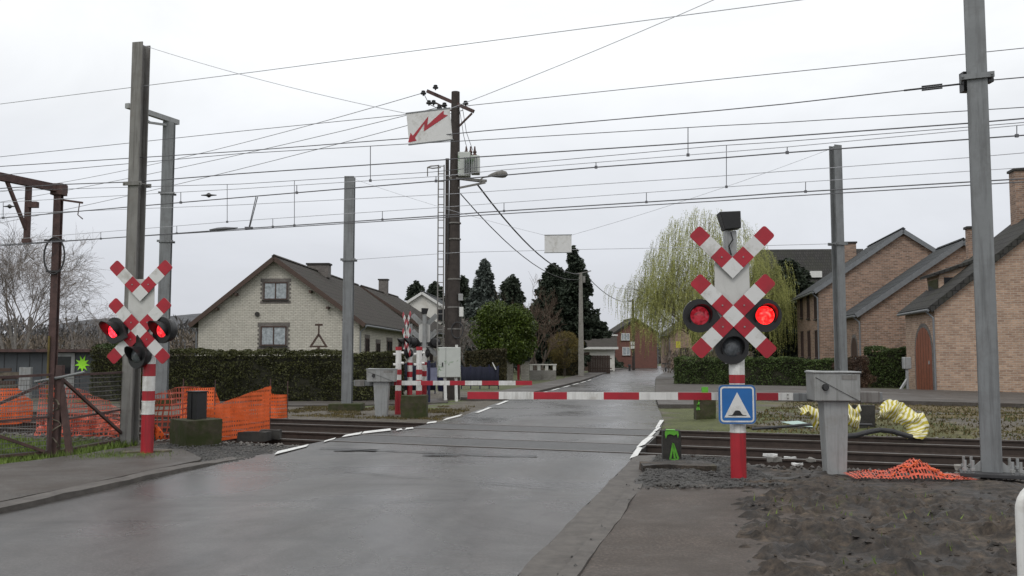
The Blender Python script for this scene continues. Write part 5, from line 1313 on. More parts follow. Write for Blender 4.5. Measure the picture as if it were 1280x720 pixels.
chimney(h1, hx(344) + .1, 9.5, rg - .3, Q(400, 332, HD + 9.5).z + .0, 1.5, .8, 'brick_grey')
for px, py in ((296, 368), (272, 386), (390, 365), (412, 385), (432, 400)):
    mb = MB(); mb.cbox((hx(px), -.2, Q(px, py, HD).z - .02), (.14, .4, .14)); mb.build('purlin_end', M['barge'], h1)
# ornament in the garden
q = Q(398, 445, 50); zb = lambda py: Q(398, py, 50).z
t = thing('bird_table', 'dark triangular wooden bird table rising above the long hedge', 'bird table', (q.x, 50, 0))
mb = MB(); mb.bar((-.45, 0, zb(434)), (0, 0, zb(418)), .1); mb.bar((.45, 0, zb(434)), (0, 0, zb(418)), .1); mb.bar((-.42, 0, zb(433)), (.42, 0, zb(433)), .08); mb.build('roof_frame', M['barge'], t)
mb = MB(); mb.bar((0, 0, zb(418)), (0, 0, zb(406)), .08); mb.bar((-.2, 0, zb(406)), (.2, 0, zb(406)), .12); mb.build('finial', M['barge'], t); mb = MB(); mb.bar((0, 0, 0), (0, 0, zb(433)), .12); mb.build('post', M['barge'], t)
# 2 second house
h2d = 78.0; X0 = Q(453, 445, h2d).x; pk = Q(453, 361, h2d).z
h2 = house('brick_house', 'low house with a long dark brown roof between the cream house and the white house', (X0 - 5.4, h2d), R(5), 10.8, 14, Q(530, 412, h2d).z, pk, 'brick_cream', 'tile_br', oh=.5)
chimney(h2, 5.4, 8, pk - .3, Q(488, 351, h2d + 8).z, .8, .6, 'brick_grey', 0)
window(h2, 'right', 3, 1.9, 1.4, 1.4, W2=10.8); window(h2, 'right', 8, 1.9, 1.8, 1.4, W2=10.8)
# 3 white house
h3d = 96.0; X0 = Q(528, 445, h3d).x; hw3 = Q(588, 445, h3d).x - X0
h3 = house('white_house', 'white rendered gable house behind the wooden pole', (X0 - hw3, h3d), R(4), hw3 * 2, 12, Q(588, 405, h3d).z, Q(528, 367, h3d).z, 'render', 'tile_gr', oh=.5, barge='frame_w')
window(h3, 'front', hw3 + Q(554, 445, h3d).x - X0, Q(554, 394, h3d).z, 1.1, 1.2, 'frame_br'); window(h3, 'front', hw3 * .7, 3.5, 1.3, 1.3); window(h3, 'front', hw3 * 1.8, 4.6, .7, .9)
# right: buff brick house C
cD = 41.0; phi = R(8.9)
cX = Q(1170, 445, cD).x; eC = Q(1170, 383, cD).z; rC = eC + 6 * .80
hC = house('brick_house', 'nearest buff brick house at the right with a big arched brown door', (cX, cD), phi, 12, 4.9, eC, rC, 'brick_c', 'tile', rx=6, oh=.3, ohg=.15, barge='tile')
window(hC, 'left', 1.85, 1.45, 2.6, 2.95, 'doorwood', arch=True, surround='brick_grey', sill=False)
chimney(hC, 5.3, 4.1, rC - 2.2, Q(1277, 219, 45).z, .75, .75, 'brick_a'); chimney(hC, 3.1, 4.6, eC + 1.4, Q(1213, 288, 45.5).z, .36, .4, 'brick_a')
mb = MB(); mb.prism([(1.0, eC + .5), (3.3, eC + .5), (3.3, eC + 2.44), (1.0, eC + 1.65)], 2.6, 4.6); dm = mb.build('dormer', M['brick_c'], hC)
mb = MB(); mb.prism([(.72, eC + 1.56), (3.6, eC + 2.55), (3.6, eC + 2.69), (.72, eC + 1.70)], 2.4, 4.8); mb.build('dormer_roof', M['tile'], dm)
mb = MB(); mb.box(.985, .998, 2.8, 4.4, eC + .95, eC + 1.45); mb.box(1.2, 2.3, 2.585, 2.598, eC + 1.15, eC + 1.5); mb.build('dormer_window', M['glass'], dm)
q = Q(1134, 462, 42.5); t = thing('post_box', 'pale grey letter box on a stand beside the arched door', 'letter box', (q.x - .1, 42.3, 0)); mb = MB(); mb.box(-.18, .18, -.13, .13, 1.0, 1.55); mb.build('box', M['steel_lt'], t, bevel=.04); mb = MB(); mb.bar((.0, 0, -.05), (0, 0, 1.0), .1); mb.bar((-.45, -.2, 0), (0, -.0, .55), .09); mb.build('stand', M['steel_lt'], t)
# house B
bD = 51.0; bX = Q(1077, 445, bD).x; eB = Q(1077, 391, bD).z; s5 = 5.45
hB = house('brick_house', 'middle brown brick house with a low sloping roof and small arched window', (bX, bD), phi, 10.9, 4.3, eB, Q(1204, 304, bD - .8).z, 'brick_a', 'tile_gr', rx=5.45, oh=.35, ohg=.2, barge='zinc')
window(hB, 'left', 1.8, 1.55, 1.5, 2.2, 'frame_br', arch=True, surround='brick_grey', sill=False)
# house A
aD = 57.5; aX = Q(1025, 445, aD).x; eA = Q(1025, 362, aD).z
hA = house('brick_house', 'two storey brown brick house with narrow windows behind the green hedge', (aX, aD), phi, 10.2, 9.0, eA, Q(1130, 290, aD - .8).z, 'brick_a', 'tile_gr', rx=5.1, oh=.35, ohg=.2, barge='zinc')
for y in (1.0, 3.9, 6.8):
    window(hA, 'left', y, Q(1012, 383, aD + y).z, 1.0, 1.65, 'frame_br', 'glass', 1)
    window(hA, 'left', y, Q(1012, 430, aD + y).z, 1.0, 1.8, 'frame_br', 'glass', 1)
chimney(hA, 3.6, 8.6, eA + 2.2, Q(1075, 305, aD + 8).z, .9, .7, 'brick_a')
# long dark roof behind
dD = 92.0; dX = Q(962, 445, dD).x
t = thing('dark_roof_house', 'long dark roofed brick building behind the willow and the two storey house', 'house', (dX, dD, 0), -R(4))
rz_ = Q(1000, 312, dD + 4).z; ez_ = Q(1000, 372, dD).z; WW = Q(1090, 445, dD).x - dX
mb = MB(); mb.box(0, WW, 0, 8, -.2, ez_); mb.build('wall', M['brick_grey'], t)
mb = MB(); mb.add([(-.4, -.4, ez_ + .01), (WW + .4, -.4, ez_ + .01), (WW + .4, 4, rz_), (-.4, 4, rz_), (-.4, 8.4, ez_ + .01), (WW + .4, 8.4, ez_ + .01)], [(0, 1, 2, 3), (3, 2, 5, 4), (0, 3, 4), (1, 5, 2), (0, 4, 5, 1)]); rf = mb.build('roof', M['tile'], t)
mb = MB(); k_ = (Q(1022, 342, dD).z - ez_) / (rz_ - ez_); yy = -.4 + 4.4 * k_; xx = Q(1022, 445, dD).x - dX; mb.box(xx - .8, xx + .8, yy - .6, yy + .2, Q(1022, 346, dD).z, Q(1022, 338, dD).z); mb.build('skylight', M['frame_w'], rf)
# red brick house far
rD = 122.0
X0 = Q(769, 445, rD).x; X1 = Q(822, 445, rD).x
hR = house('brick_house', 'red brick gable house in the distance where the road bends', (X0, rD), R(-3), X1 - X0, 9, Q(769, 416, rD).z, Q(794, 399, rD).z, 'brick_red', 'tile_br', oh=.25, ohg=.15, barge='stone')
window(hR, 'front', Q(782, 445, rD).x - X0, Q(782, 421, rD).z, 1.15, .95, 'frame_w', 'curtain', 2); window(hR, 'front', Q(783, 445, rD).x - X0, Q(783, 439, rD).z, 1.05, 1.1, 'frame_w', 'curtain', 1)
# brick wing seen under the willow
X0 = Q(838, 445, 124).x
hW = house('brick_house', 'dull brick house half hidden behind the hanging willow', (X0, 124), R(2), 9, 10, 4.6, 8.0, 'brick_a', 'tile_br')
window(hW, 'front', Q(855, 445, 124).x - X0, 1.5, 1.2, 2.4, 'frame_br', name='door', sill=False); window(hW, 'front', 5.2, 1.9, 1.4, 1.3, 'frame_w', 'curtain')
# low garage
gD = 100.0; X0 = Q(722, 445, gD).x; X1 = Q(768, 445, gD).x
t = thing('garage', 'low pale garage with a long white edged roof left of the red brick house', 'garage', (X0, gD, 0), -R(6))
mb = MB(); mb.box(0, X1 - X0, 0, 7, -.2, Q(745, 436, gD).z); mb.build('wall', M['render'], t)
mb = MB(); mb.add([(-.3, -.5, Q(745, 435, gD).z), (X1 - X0 + .3, -.5, Q(745, 435, gD).z), (X1 - X0 + .3, 4.5, Q(745, 420, gD + 4.5).z), (-.3, 4.5, Q(745, 420, gD + 4.5).z), (-.3, 7.3, Q(745, 436, gD).z), (X1 - X0 + .3, 7.3, Q(745, 436, gD).z)], [(0, 1, 2, 3), (3, 2, 5, 4), (0, 3, 4), (1, 5, 2), (0, 4, 5, 1)]); mb.build('roof', M['tile_br'], t)
mb = MB(); zz = Q(745, 419.5, gD + 4.5).z; mb.box(-.4, X1 - X0 + .4, 4.3, 4.6, zz - .05, zz + .12); zz = Q(745, 435.5, gD).z; mb.box(-.4, X1 - X0 + .4, -.62, -.52, zz - .1, zz + .15); mb.build('edge_trim', M['frame_w'], t)
mb = MB(); mb.box(.3, 1.3, -.02, -.003, 0, 2.0); mb.build('door', M['barge'], t)
# brown board fence
a = Q(735, 445, 86).x; b_ = Q(765, 445, 86).x
t = thing('board_fence', 'dark brown board fence in front of the low garage', 'fence', (a, 86, 0), R(4))
mb = MB()
for i in range(int((b_ - a) / .16)): mb.box(i * .16, i * .16 + .15, 0, .03, 0, 1.65 + .01 * math.sin(i * 3)); 
mb.build('boards', M['barge'], t); mb = MB(); mb.box(0, b_ - a, .03, .08, 1.3, 1.4); mb.box(0, b_ - a, .03, .08, .4, .5); mb.build('rail', M['barge'], t)
# baluster wall
wD = 63.0; xs = lambda px: Q(px, 445, wD).x
t = thing('garden_wall', 'pale low garden wall with short pillars under the round laurel', 'wall', (xs(662), wD, 0), R(-2))
Lw = xs(695) - xs(662)
mb = MB(); mb.box(0, Lw, 0, .25, -.1, .62); mb.build('base', M['concrete'], t); mb = MB(); mb.box(-.05, Lw + .05, -.03, .28, .98, 1.05); mb.build('coping', M['render'], t)
for i in range(4):
    x = i * (Lw - .22) / 3; mb = MB(); mb.box(x, x + .22, .02, .23, .622, .978); mb.build('pillar', M['render'], t)
for a, b_, lab in ((632, 641.5, 'left of the two square pale gate pillars beside the laurel'), (651, 661.5, 'right of the two square pale gate pillars beside the laurel')):
    t = thing('gate_pillar', lab, 'pillar', ((xs(a) + xs(b_)) / 2, wD - .2, 0), 0, 'pale gate pillars'); w2 = xs(b_) - xs(a); mb = MB(); mb.box(-w2 / 2, w2 / 2, -.25, .25, -.1, 1.15); mb.build('shaft', M['brick_cream'], t); mb = MB(); mb.box(-w2 / 2 - .05, w2 / 2 + .05, -.3, .3, 1.152, 1.22); mb.build('cap', M['concrete'], t)
for px, lab in ((648, 'thin dark red post between the pale gate pillars'),):
    t = tag(MB().box(-.08, .08, -.05, .05, 0, 1.05).build('red_post', M['red'], loc=(xs(px), wD - .8, 0)), lab, 'post')
# grey shed and things beside it on the left
sD = 36.5; X1 = Q(116, 445, sD).x
t = thing('shed', 'long low grey shed with a dark door and a sprayed yellow green star', 'shed', (X1, sD, 0), R(0))
zt = Q(60, 436.5, sD).z
mb = MB(); mb.box(-11, 0, 0, 3.5, -.1, zt - .12); wl = mb.build('wall', M['shed'], t)
mb = MB()
for i in range(22): mb.box(-11 + i * .5, -11 + i * .5 + .02, -.014, -.002, 0, zt - .15)
mb.build('panel_joint', M['black'], wl)
mb = MB(); mb.box(-11.2, .12, -.3, 3.7, zt - .115, zt); mb.build('roof', M['rust'], t)
xd = Q(81, 445, sD).x - X1
mb = MB(); mb.box(xd - .42, xd - .28, -.05, -.003, 0, 1.72); mb.box(xd + .28, xd + .42, -.05, -.003, 0, 1.72); mb.box(xd - .28, xd + .28, -.05, -.003, 1.58, 1.72); mb.box(xd - .28, xd + .28, -.04, -.003, 0, .85); dr = mb.build('door', M['steel_lt'], t)
mb = MB(); mb.box(xd - .28, xd + .28, -.02, -.004, .852, 1.578); mb.build('pane', M['glass'], dr)
mb = MB(); xs_ = Q(103.5, 445, sD).x - X1; zs_ = Q(103, 455, sD).z
pts = []
for i in range(18):
    a = 2 * PI * i / 18 + PI / 18; r = (.36 if i % 2 else .15) * (1 + .1 * math.sin(i * 5)); pts.append((xs_ + r * math.cos(a) * .9, zs_ + r * math.sin(a)))
mb.prism(pts, -.018, -.015); mb.prism([(xs_ + .15 * math.cos(a), zs_ + .19 * math.sin(a)) for a in np.linspace(0, 2 * PI, 14)[:-1]], -.021, -.019); mb.build('spray_star', M['neon'], wl)
mb = MB(); q = Q(9, 431, 37.5); mb.lathe([(.0, .0), (.12, .02), (.26, .1), (.3, .18)], 14, 0, Matrix.Translation((q.x - X1, 1.0, zt)) @ Matrix.Rotation(PI / 2, 4, 'X') @ Matrix.Translation((0, -.18, 0))); mb.build('roof_dome', M['white'], t, smooth=True)
q = Q(31, 500, 33); t = tag(rough(grid_box(.38, .2, 1.25), .015, 3, 4).build('upright_slab', M['steel_lt'], loc=(q.x, 33, -.05), rz=R(8)), 'pale upright slab leaning in front of the grey shed', 'slab')
t = thing('log_pile', 'brown pile of old boards and logs in front of the grey shed', 'log pile', (Q(5, 445, 33.4).x, 33.4, 0))
rg = random.Random(3)
for k in range(30):
    x = rg.uniform(-1.0, .45); z = .08 + .145 * (k // 4); mb = MB(); mb.bar((x - .4, rg.uniform(-.2, .2), z), (x + .5, rg.uniform(-.2, .2), z + rg.uniform(-.04, .04)), .14, .12); mb.build('board', M['barge'] if k % 3 else M['wood'], t)
# ================================================================== planting
def quads(name, material, parent, C_, size, aspect=1.0, rs=1, dirs=None, spread=1.0):
    """many leaf-sized faces; C_: (N,3) centres; dirs: (N,3) long axes or None"""
    r = np.random.RandomState(rs); C_ = np.asarray(C_, float); N = len(C_)
    a = r.normal(size=(N, 3))
    if dirs is not None: a = np.asarray(dirs) + r.normal(size=(N, 3)) * .25 * spread
    a /= np.linalg.norm(a, axis=1)[:, None] + 1e-9
    b = np.cross(a, r.normal(size=(N, 3))); b /= np.linalg.norm(b, axis=1)[:, None] + 1e-9
    s = (size * r.uniform(.6, 1.3, N))[:, None]
    V = np.empty((N, 4, 3)); V[:, 0] = C_ - a * s * .5; V[:, 1] = C_ + b * s * .5 * aspect; V[:, 2] = C_ + a * s * .5; V[:, 3] = C_ - b * s * .5 * aspect
    me = bpy.data.meshes.new(name); me.vertices.add(4 * N); me.loops.add(4 * N); me.polygons.add(N)
    me.vertices.foreach_set('co', V.reshape(-1).astype(np.float32)); me.loops.foreach_set('vertex_index', np.arange(4 * N, dtype=np.int32))
    me.polygons.foreach_set('loop_start', np.arange(0, 4 * N, 4, dtype=np.int32)); me.materials.append(material); me.update(calc_edges=True); me.validate()
    o = bpy.data.objects.new(name, me); col.objects.link(o); o.parent = parent; return o
def nz3(P_, s, seed): 
    return np.array([mnoise.noise(Vector((p[0] * s + seed, p[1] * s, p[2] * s))) for p in P_])
def hedge(label, a, b, depth, h, mat_, N, size=.075, seed=1, group='clipped hedges', round_=.0, hvar=.10):
    """straight hedge from a to b (ground points of the front face)"""
    a = Vector((a[0], a[1], 0)); b = Vector((b[0], b[1], 0)); d = b - a; Lh = d.length
    t = thing('hedge', label, 'hedge', a, math.atan2(d.y, d.x), group); r = np.random.RandomState(seed)
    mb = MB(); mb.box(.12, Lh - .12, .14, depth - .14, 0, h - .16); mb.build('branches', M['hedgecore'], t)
    k = r.rand(N); x = r.rand(N) * Lh; y = r.rand(N) * depth; z = r.rand(N) ** .9 * h
    areas = np.array([Lh * h, Lh * depth, depth * h, depth * h, Lh * h * .25]); cs = np.cumsum(areas / areas.sum()); f = np.searchsorted(cs, r.rand(N))
    y = np.where(f == 0, r.normal(.06, .06, N), np.where(f == 4, depth - .05, y)); z = np.where(f == 1, h - np.abs(r.normal(0, .06, N)), z)
    x = np.where(f == 2, r.normal(.04, .05, N), np.where(f == 3, Lh - r.normal(.04, .05, N), x))
    Pp = np.stack([x, y, z], 1); w = nz3(Pp, .9, seed) ; w2 = nz3(Pp, 3.5, seed + 9)
    Pp[:, 1] += np.where(f == 0, -w * .16 - w2 * .12, 0); Pp[:, 2] += np.where(z > h * .8, w * hvar * 2 + w2 * hvar, 0)
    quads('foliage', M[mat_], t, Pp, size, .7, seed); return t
hx0, hx1 = Q(113, 445, 33.5).x, Q(500, 445, 33.5).x
hedge('long tall dark hedge running in front of the cream brick house', (hx0, 33.5), (hx1, 33.8), 1.2, Q(300, 439.5, 33.5).z, 'hedge', 34000, .075, 1)
hedge('brown topped hedge behind the dark blue car', (Q(582, 445, 56).x, 56), (Q(632, 445, 56).x, 56), 1.2, Q(600, 438.5, 56).z, 'hedgebr', 9000, .1, 2)
hedge('clipped green hedge in front of the two storey brick house', (Q(845, 445, 50).x, 50.4), (Q(1060, 445, 49).x, 48.6), 1.1, Q(900, 448, 50).z, 'hedgegr', 22000, .09, 3)
hedge('taller dark green hedge directly left of the arched door house', (Q(1088, 445, 47.5).x, 47.8), (Q(1137, 445, 47.2).x, 47.4), 1.2, Q(1110, 436, 47.5).z, 'hedgegr', 9000, .09, 4, hvar=.12)
hedge('dark hedge under the golden shrub near the concrete pole', (Q(690, 445, 76).x, 76), (Q(728, 445, 76).x, 76), 1.5, Q(700, 440, 76).z, 'hedgebr', 7000, .13, 5)
hedge('ivy covered end of hedge beside the grey shed', (Q(118, 445, 35.2).x, 35.2), (Q(165, 445, 35.2).x, 35.2), 1.6, 2.0, 'hedgegr', 5000, .09, 6, hvar=.1)

def blob_tree(name, label, cat, base, trunk_h, tr, lumps, mat_, N, size, seed=1, group=None, bark='bark', aspect=.7, gap=.15):
    t = thing(name, label, cat, base, 0, group); r = np.random.RandomState(seed)
    mb = MB(); top = lumps[0][2]
    mb.tube([(0, 0, -.1), (.03, 0, trunk_h), (0, .05, top)], [tr, tr * .8, tr * .3], 10)
    for lx, ly, lz, rx_, ry_, rz_ in lumps[:8]: mb.tube([(0, 0, trunk_h * .8), (lx * .5, ly * .5, (lz + trunk_h) / 2), (lx * .9, ly * .9, lz)], [tr * .45, tr * .3, tr * .12], 6)
    mb.build('trunk', M[bark], t, smooth=True)
    pts = []; vol = np.array([l[3] * l[4] * l[5] for l in lumps]) ** .8; ns_ = (N * vol / vol.sum()).astype(int)
    for l, n_ in zip(lumps, ns_):
        d = r.normal(size=(n_, 3)); d /= np.linalg.norm(d, axis=1)[:, None]; rad = r.uniform(.55, 1.05, n_) ** .5
        p = d * rad[:, None] * np.array(l[3:6]) + np.array(l[:3]); pts.append(p)
    Pp = np.concatenate(pts); w = nz3(Pp, 1.6 / max(.6, size * 8), seed); keep = w > -gap * 2
    Pp = Pp[keep]; Pp += (Pp - Pp.mean(0)) * (w[keep] * .14)[:, None]
    quads('foliage', M[mat_], t, Pp, size, aspect, seed); return t
def lumps_ball(cx, cy, cz, R_, H_, n, s, seed):
    rg = random.Random(seed); out = [(cx, cy, cz, R_ * .8, R_ * .8, H_ * .8)]
    for i in range(n):
        a = rg.uniform(0, 6.28); e = rg.uniform(-.9, 1); q = math.sqrt(max(0, 1 - e * e)); k = 1 - s * .55
        out.append((cx + R_ * k * q * math.cos(a), cy + R_ * k * q * math.sin(a), cz + H_ * k * e, R_ * s * rg.uniform(.7, 1.2), R_ * s * rg.uniform(.7, 1.2), H_ * s * rg.uniform(.6, 1)))
    return out
q = Q(630, 445, 60)
zc = Q(630, 412, 60).z; zt = Q(630, 376, 60).z
blob_tree('laurel_tree', 'round bright green evergreen tree beside the pale gate pillars', 'tree', (q.x, 60, 0), 1.6, .15, lumps_ball(0, 0, zc - .28, 1.9, zt - zc + .22, 46, .40, 4), 'laurel', 46000, .13, 4, gap=.3)
q = Q(1066, 445, 45); blob_tree('dead_bush', 'rounded leafless brown bush in front of the hedge gap', 'bush', (q.x, 45, 0), .2, .05, lumps_ball(0, 0, .75, .95, .95, 12, .35, 5), 'brownbush', 16000, .12, 5, aspect=.25)
q = Q(706, 445, 73); blob_tree('golden_shrub', 'golden brown leafless shrub above the dark hedge', 'shrub', (q.x, 73.5, 0), .8, .1, lumps_ball(0, 0, 2.2, 1.6, 1.7, 14, .4, 6), 'gold', 9000, .2, 6, aspect=.12)
def conifer(label, base, H_, Rb, mat_, N, size, seed=1, skirt=.12, power=.8, ragged=.25, group='conifers behind the houses', droop=-.35, lean=0):
    t = thing('conifer', label, 'tree', base, 0, group); r = random.Random(seed)
    mb = MB(); mb.tube([(0, 0, -.1), (lean * .4, 0, H_ * .5), (lean, 0, H_ * .985)], [H_ * .02, H_ * .013, .02], 8)
    P_ = []; Dr = []; nb = int(H_ * 24)
    for i in range(nb):
        f = (i + r.random()) / nb; z = H_ * (skirt + (1 - skirt) * f); a = r.uniform(0, 2 * PI)
        Lb = Rb * (1 - f) ** power * (1 - ragged * r.random()) * (.95 + .6 * (mnoise.noise(Vector((math.cos(a) * 1.5, math.sin(a) * 1.5, f * 2.5 + seed))) + .5)) + .12
        c, s_ = math.cos(a), math.sin(a); lx = lean * f
        if i % 3 == 0: mb.tube([(lx, 0, z), (lx + c * Lb * .9, s_ * Lb * .9, z + droop * Lb * .6)], [.03, .008], 4, cap=False)
        m_ = max(3, int(N / nb * (Lb / (Rb * .5))))
        for k in range(m_):
            q = r.random() ** .7; ww = .22 * Lb * (1.15 - q) + .05; side = r.uniform(-1, 1) * ww * 1.25
            zz = z + droop * Lb * q * .8 + (.18 * Lb * max(0, q - .7)) + r.uniform(-.34, .22)
            P_.append((lx + c * Lb * q - s_ * side, s_ * Lb * q + c * side, zz)); Dr.append((c, s_, -.3 + r.uniform(-.6, .6)))
    mb.build('trunk', M['bark'], t); quads('foliage', M[mat_], t, P_, size, .45, seed, Dr, 1.6); return t
def cz_(px, py, D): return Q(px, py, D)
def con(label, px, top, D, halfw, mat_, N, size, seed, **k):
    q = Q(px, top, D); return conifer(label, (q.x, D, 0), q.z, halfw / F * D * 1.1, mat_, int(N * 1.7), size, seed, **k)
con('tall blue grey spruce behind the round laurel', 606, 325, 82, 27, 'spruce', 15000, .36, 11, power=.62)
con('dark pine top right of the blue grey spruce', 640, 345, 92, 25, 'pine', 9000, .36, 12, power=.5)
con('dark conifer top directly left of the blue grey spruce', 578, 346, 96, 20, 'pine', 8000, .36, 13, power=.5)
con('dark pine top behind the roofs left of the wooden pole', 544, 353, 110, 21, 'pine', 7000, .4, 14, power=.45)
con('leftmost dark conifer top above the brown roof', 521, 352, 112, 21, 'pine', 7000, .4, 15, power=.45)
con('broad dark conifer left of the concrete pole', 692, 331, 84, 34, 'pine', 20000, .36, 16, power=.5)
con('tallest dark conifer with a ragged crooked top behind the concrete pole', 723, 309, 84, 27, 'pine', 20000, .36, 17, power=.7, ragged=.6, lean=-.5, droop=-.2, skirt=.3)
con('dark evergreen mass left of the two storey brick house', 985, 325, 72, 44, 'pine', 22000, .33, 18, power=.35, skirt=.02)
con('dark green evergreen behind the red brick house roof', 750, 424, 118, 26, 'pine', 6000, .4, 19, power=.5, skirt=.02)

# bare trees: recursive limbs
def bare(name, label, base, H_, spread, seed, mat_='twig', bark='barkgrey', stems=1, depth=5, tw=.012, droop=0.0, group=None, cat='tree', kids=(3, 4), r0=None, extra=0):
    t = thing(name, label, cat, base, 0, group); r = random.Random(seed); tk = MB(); br = MB(); ends = []
    def grow(p, d, Ln, rad, lev):
        n_ = 4; pts = [p]; q = Vector(p); dd = Vector(d)
        for i in range(n_):
            dd = (dd + Vector((r.uniform(-.17, .17), r.uniform(-.17, .17), r.uniform(-.08, .12) - droop * (lev / depth) ** 2))).normalized(); q = q + dd * Ln / n_; pts.append(q.copy())
        r1 = rad * .62; (tk if lev == 0 else br).tube(pts, [rad + (r1 - rad) * i / n_ for i in range(n_ + 1)], 8 if lev == 0 else (5 if lev < 3 else 3), 0, False)
        if lev >= depth: ends.append((pts[-1], dd)); return
        for k in range(r.randint(*kids) + (1 if lev == depth - 1 else 0)):
            f = r.uniform(.35, 1.0) if lev else r.uniform(.5, 1.0); j = min(int(f * n_), n_ - 1); pp = pts[j].lerp(pts[j + 1], f * n_ - j)
            a = r.uniform(0, 2 * PI); tilt = r.uniform(.35, .95) * spread
            o = dd.orthogonal().normalized(); o2 = dd.cross(o); nd = (dd * math.cos(tilt) + (o * math.cos(a) + o2 * math.sin(a)) * math.sin(tilt) + Vector((0, 0, .12))).normalized()
            grow(pp, nd, Ln * r.uniform(.58, .82), max(tw * .6, r1 * r.uniform(.5, .75)), lev + 1)
    for s_ in range(stems):
        a = s_ * 2 * PI / max(1, stems) + .4; d = Vector((math.cos(a) * .28 * (stems > 1), math.sin(a) * .2 * (stems > 1), 1)).normalized()
        grow(Vector((.15 * math.cos(a) * (stems > 1), 0, 0)), d, H_ * .36, r0 or H_ * .018, 0)
    tk.build('trunk', M[bark], t, smooth=True); br.build('branches', M[mat_], t); return t, ends
q = Q(20, 445, 52)
bare('bare_tree', 'big leafless birch with many fine twigs behind the shed at the left', (q.x, 52, 0), 10.8, .9, 21, stems=4, depth=5, tw=.011, droop=.10, kids=(3, 5), r0=.10, group='leafless trees')
q = Q(100, 445, 56); bare('bare_tree', 'smaller leafless tree right of the big birch', (q.x, 56, 0), 7.0, 1.0, 22, stems=2, depth=5, tw=.011, droop=.3, kids=(2, 4), group='leafless trees')
q = Q(672, 445, 70); bare('bare_tree', 'brown leafless tree between the laurel and the broad dark conifer', (q.x, 70, 0), 6.0, .9, 23, 'twigbr', 'bark', 3, 5, .02, 0, 'leafless trees', kids=(3, 3))
q = Q(655, 445, 76); bare('bare_tree', 'thin leafless tree rising above the right side of the laurel', (q.x, 76, 0), 8.0, .7, 24, 'twigbr', 'bark', 2, 5, .02, 0, 'leafless trees', kids=(2, 4))
q = Q(588, 445, 72); bare('bare_tree', 'grey leafless bush between the wooden pole and the laurel', (q.x, 72, 0), 5.4, .9, 27, 'twig', 'bark', 3, 5, .02, 0, 'leafless trees', kids=(3, 3))
for i, (px, D, H_) in enumerate(((742, 150, 8), (757, 165, 9), (800, 170, 9.5))):
    q = Q(px, 445, D); bare('bare_tree', ['leafless tree far behind the dark conifer', 'leafless tree far behind the low garage', 'leafless tree far behind the red brick house'][i], (q.x, D, 0), H_, .9, 30 + i, 'twig', 'bark', 2, 4, .05, 0, 'leafless trees', kids=(3, 4))

# weeping willow
def willow(label, base, H_, Rx, seed):
    t, ends = bare('willow_tree', label, base, H_, 1.05, seed, 'willowbark', 'willowbark', 3, 4, .03, -.02, None, kids=(3, 4), r0=.35)
    r = random.Random(seed); P_ = []; Dr = []; mb = MB()
    pts_ = [e[0] for e in ends]; cx = sum(p.x for p in pts_) / len(pts_); cy = sum(p.y for p in pts_) / len(pts_)
    n = 5000
    for i in range(n):
        if i % 2:
            p, d = ends[r.randrange(len(ends))]; p = p + Vector((r.uniform(-.6, .6), r.uniform(-.6, .6), r.uniform(-.4, .4)))
        else:
            a = r.uniform(0, 2 * PI); f = math.sqrt(r.random()); rr = Rx * f * (.86 + .55 * mnoise.noise(Vector((math.cos(a) * 2.2, math.sin(a) * 2.2, 3)))); zz = H_ * (.42 + .57 * math.sqrt(max(0, 1 - f * f))) * (1 - .42 * r.random() ** 1.6) + .9 * mnoise.noise(Vector((rr * math.cos(a) * .8, rr * math.sin(a) * .8, 7)))
            p = Vector((rr * math.cos(a), rr * math.sin(a), zz))
        out = Vector((p.x, p.y, 0)); out = out.normalized() if out.length > .1 else Vector((1, 0, 0))
        ed = min(1, math.hypot(p.x, p.y) / Rx); Ln = r.uniform(.6, 2.6) * (.5 + .95 * ed) * (1.25 if math.sin(p.x * 1.3 + p.y) > 0 else .8)
        Ln = min(Ln, max(.6, p.z - 1.3)); k = int(Ln / .13); q = Vector(p); w = r.uniform(.05, .35); pts = [q.copy()]
        for j in range(k):
            f = j / max(1, k); st = (out * w * (1 - f) ** 2 + Vector((r.uniform(-.22, .22), r.uniform(-.22, .22), -1 + .9 * (1 - f) ** 4))).normalized() * .13
            q = q + st
            if j % 6 == 5: pts.append(q.copy())
            for _ in range(1 + (r.random() < .45)): P_.append((q.x + r.uniform(-.06, .06), q.y + r.uniform(-.06, .06), q.z)); Dr.append((r.uniform(-.3, .3), r.uniform(-.3, .3), -1))
        if len(pts) > 1: mb.tube(pts, .008, 3, 0, False)
    mb.build('hanging_twigs', M['willow'], t); quads('foliage', M['willow'], t, P_, .11, .3, seed, Dr, 2.0)
q = Q(884, 445, 66); willow('large weeping willow with yellow green hanging twigs behind the near signal', (q.x, 66, 0), Q(884, 258, 66).z, 5.9, 41)

# far woods and hill
def wood(label, x0, x1, D, h, mat_, N, seed, size=.6, dep=8):
    r = np.random.RandomState(seed); x = r.uniform(x0, x1, N); y = D + r.uniform(0, dep, N)
    hh = h * (.72 + .35 * np.array([mnoise.noise(Vector((v * .09, seed, 0))) for v in x]) + .3 * np.array([mnoise.noise(Vector((v * .5, seed, 0))) for v in x])); z = r.rand(N) ** .8 * hh
    o = quads('far_wood', M[mat_], None, np.stack([x, y, z], 1), size, .22, seed, np.tile((0, 0, 1.), (N, 1)), 1.6); tag(o, label, 'woodland', kind='stuff')
wood('brown leafless thicket along the horizon behind the grey shed', -75, -27, 78, 4.6, 'brownwood', 15000, 1, .5)
wood('far greyish wood on the hill line left of the cream house', -190, -60, 230, 13, 'farwood', 9000, 2, 2.0, 20)
wood('far greyish wood behind the red brick house', 5, 70, 190, 9, 'farwood', 9000, 3, 1.6, 20)
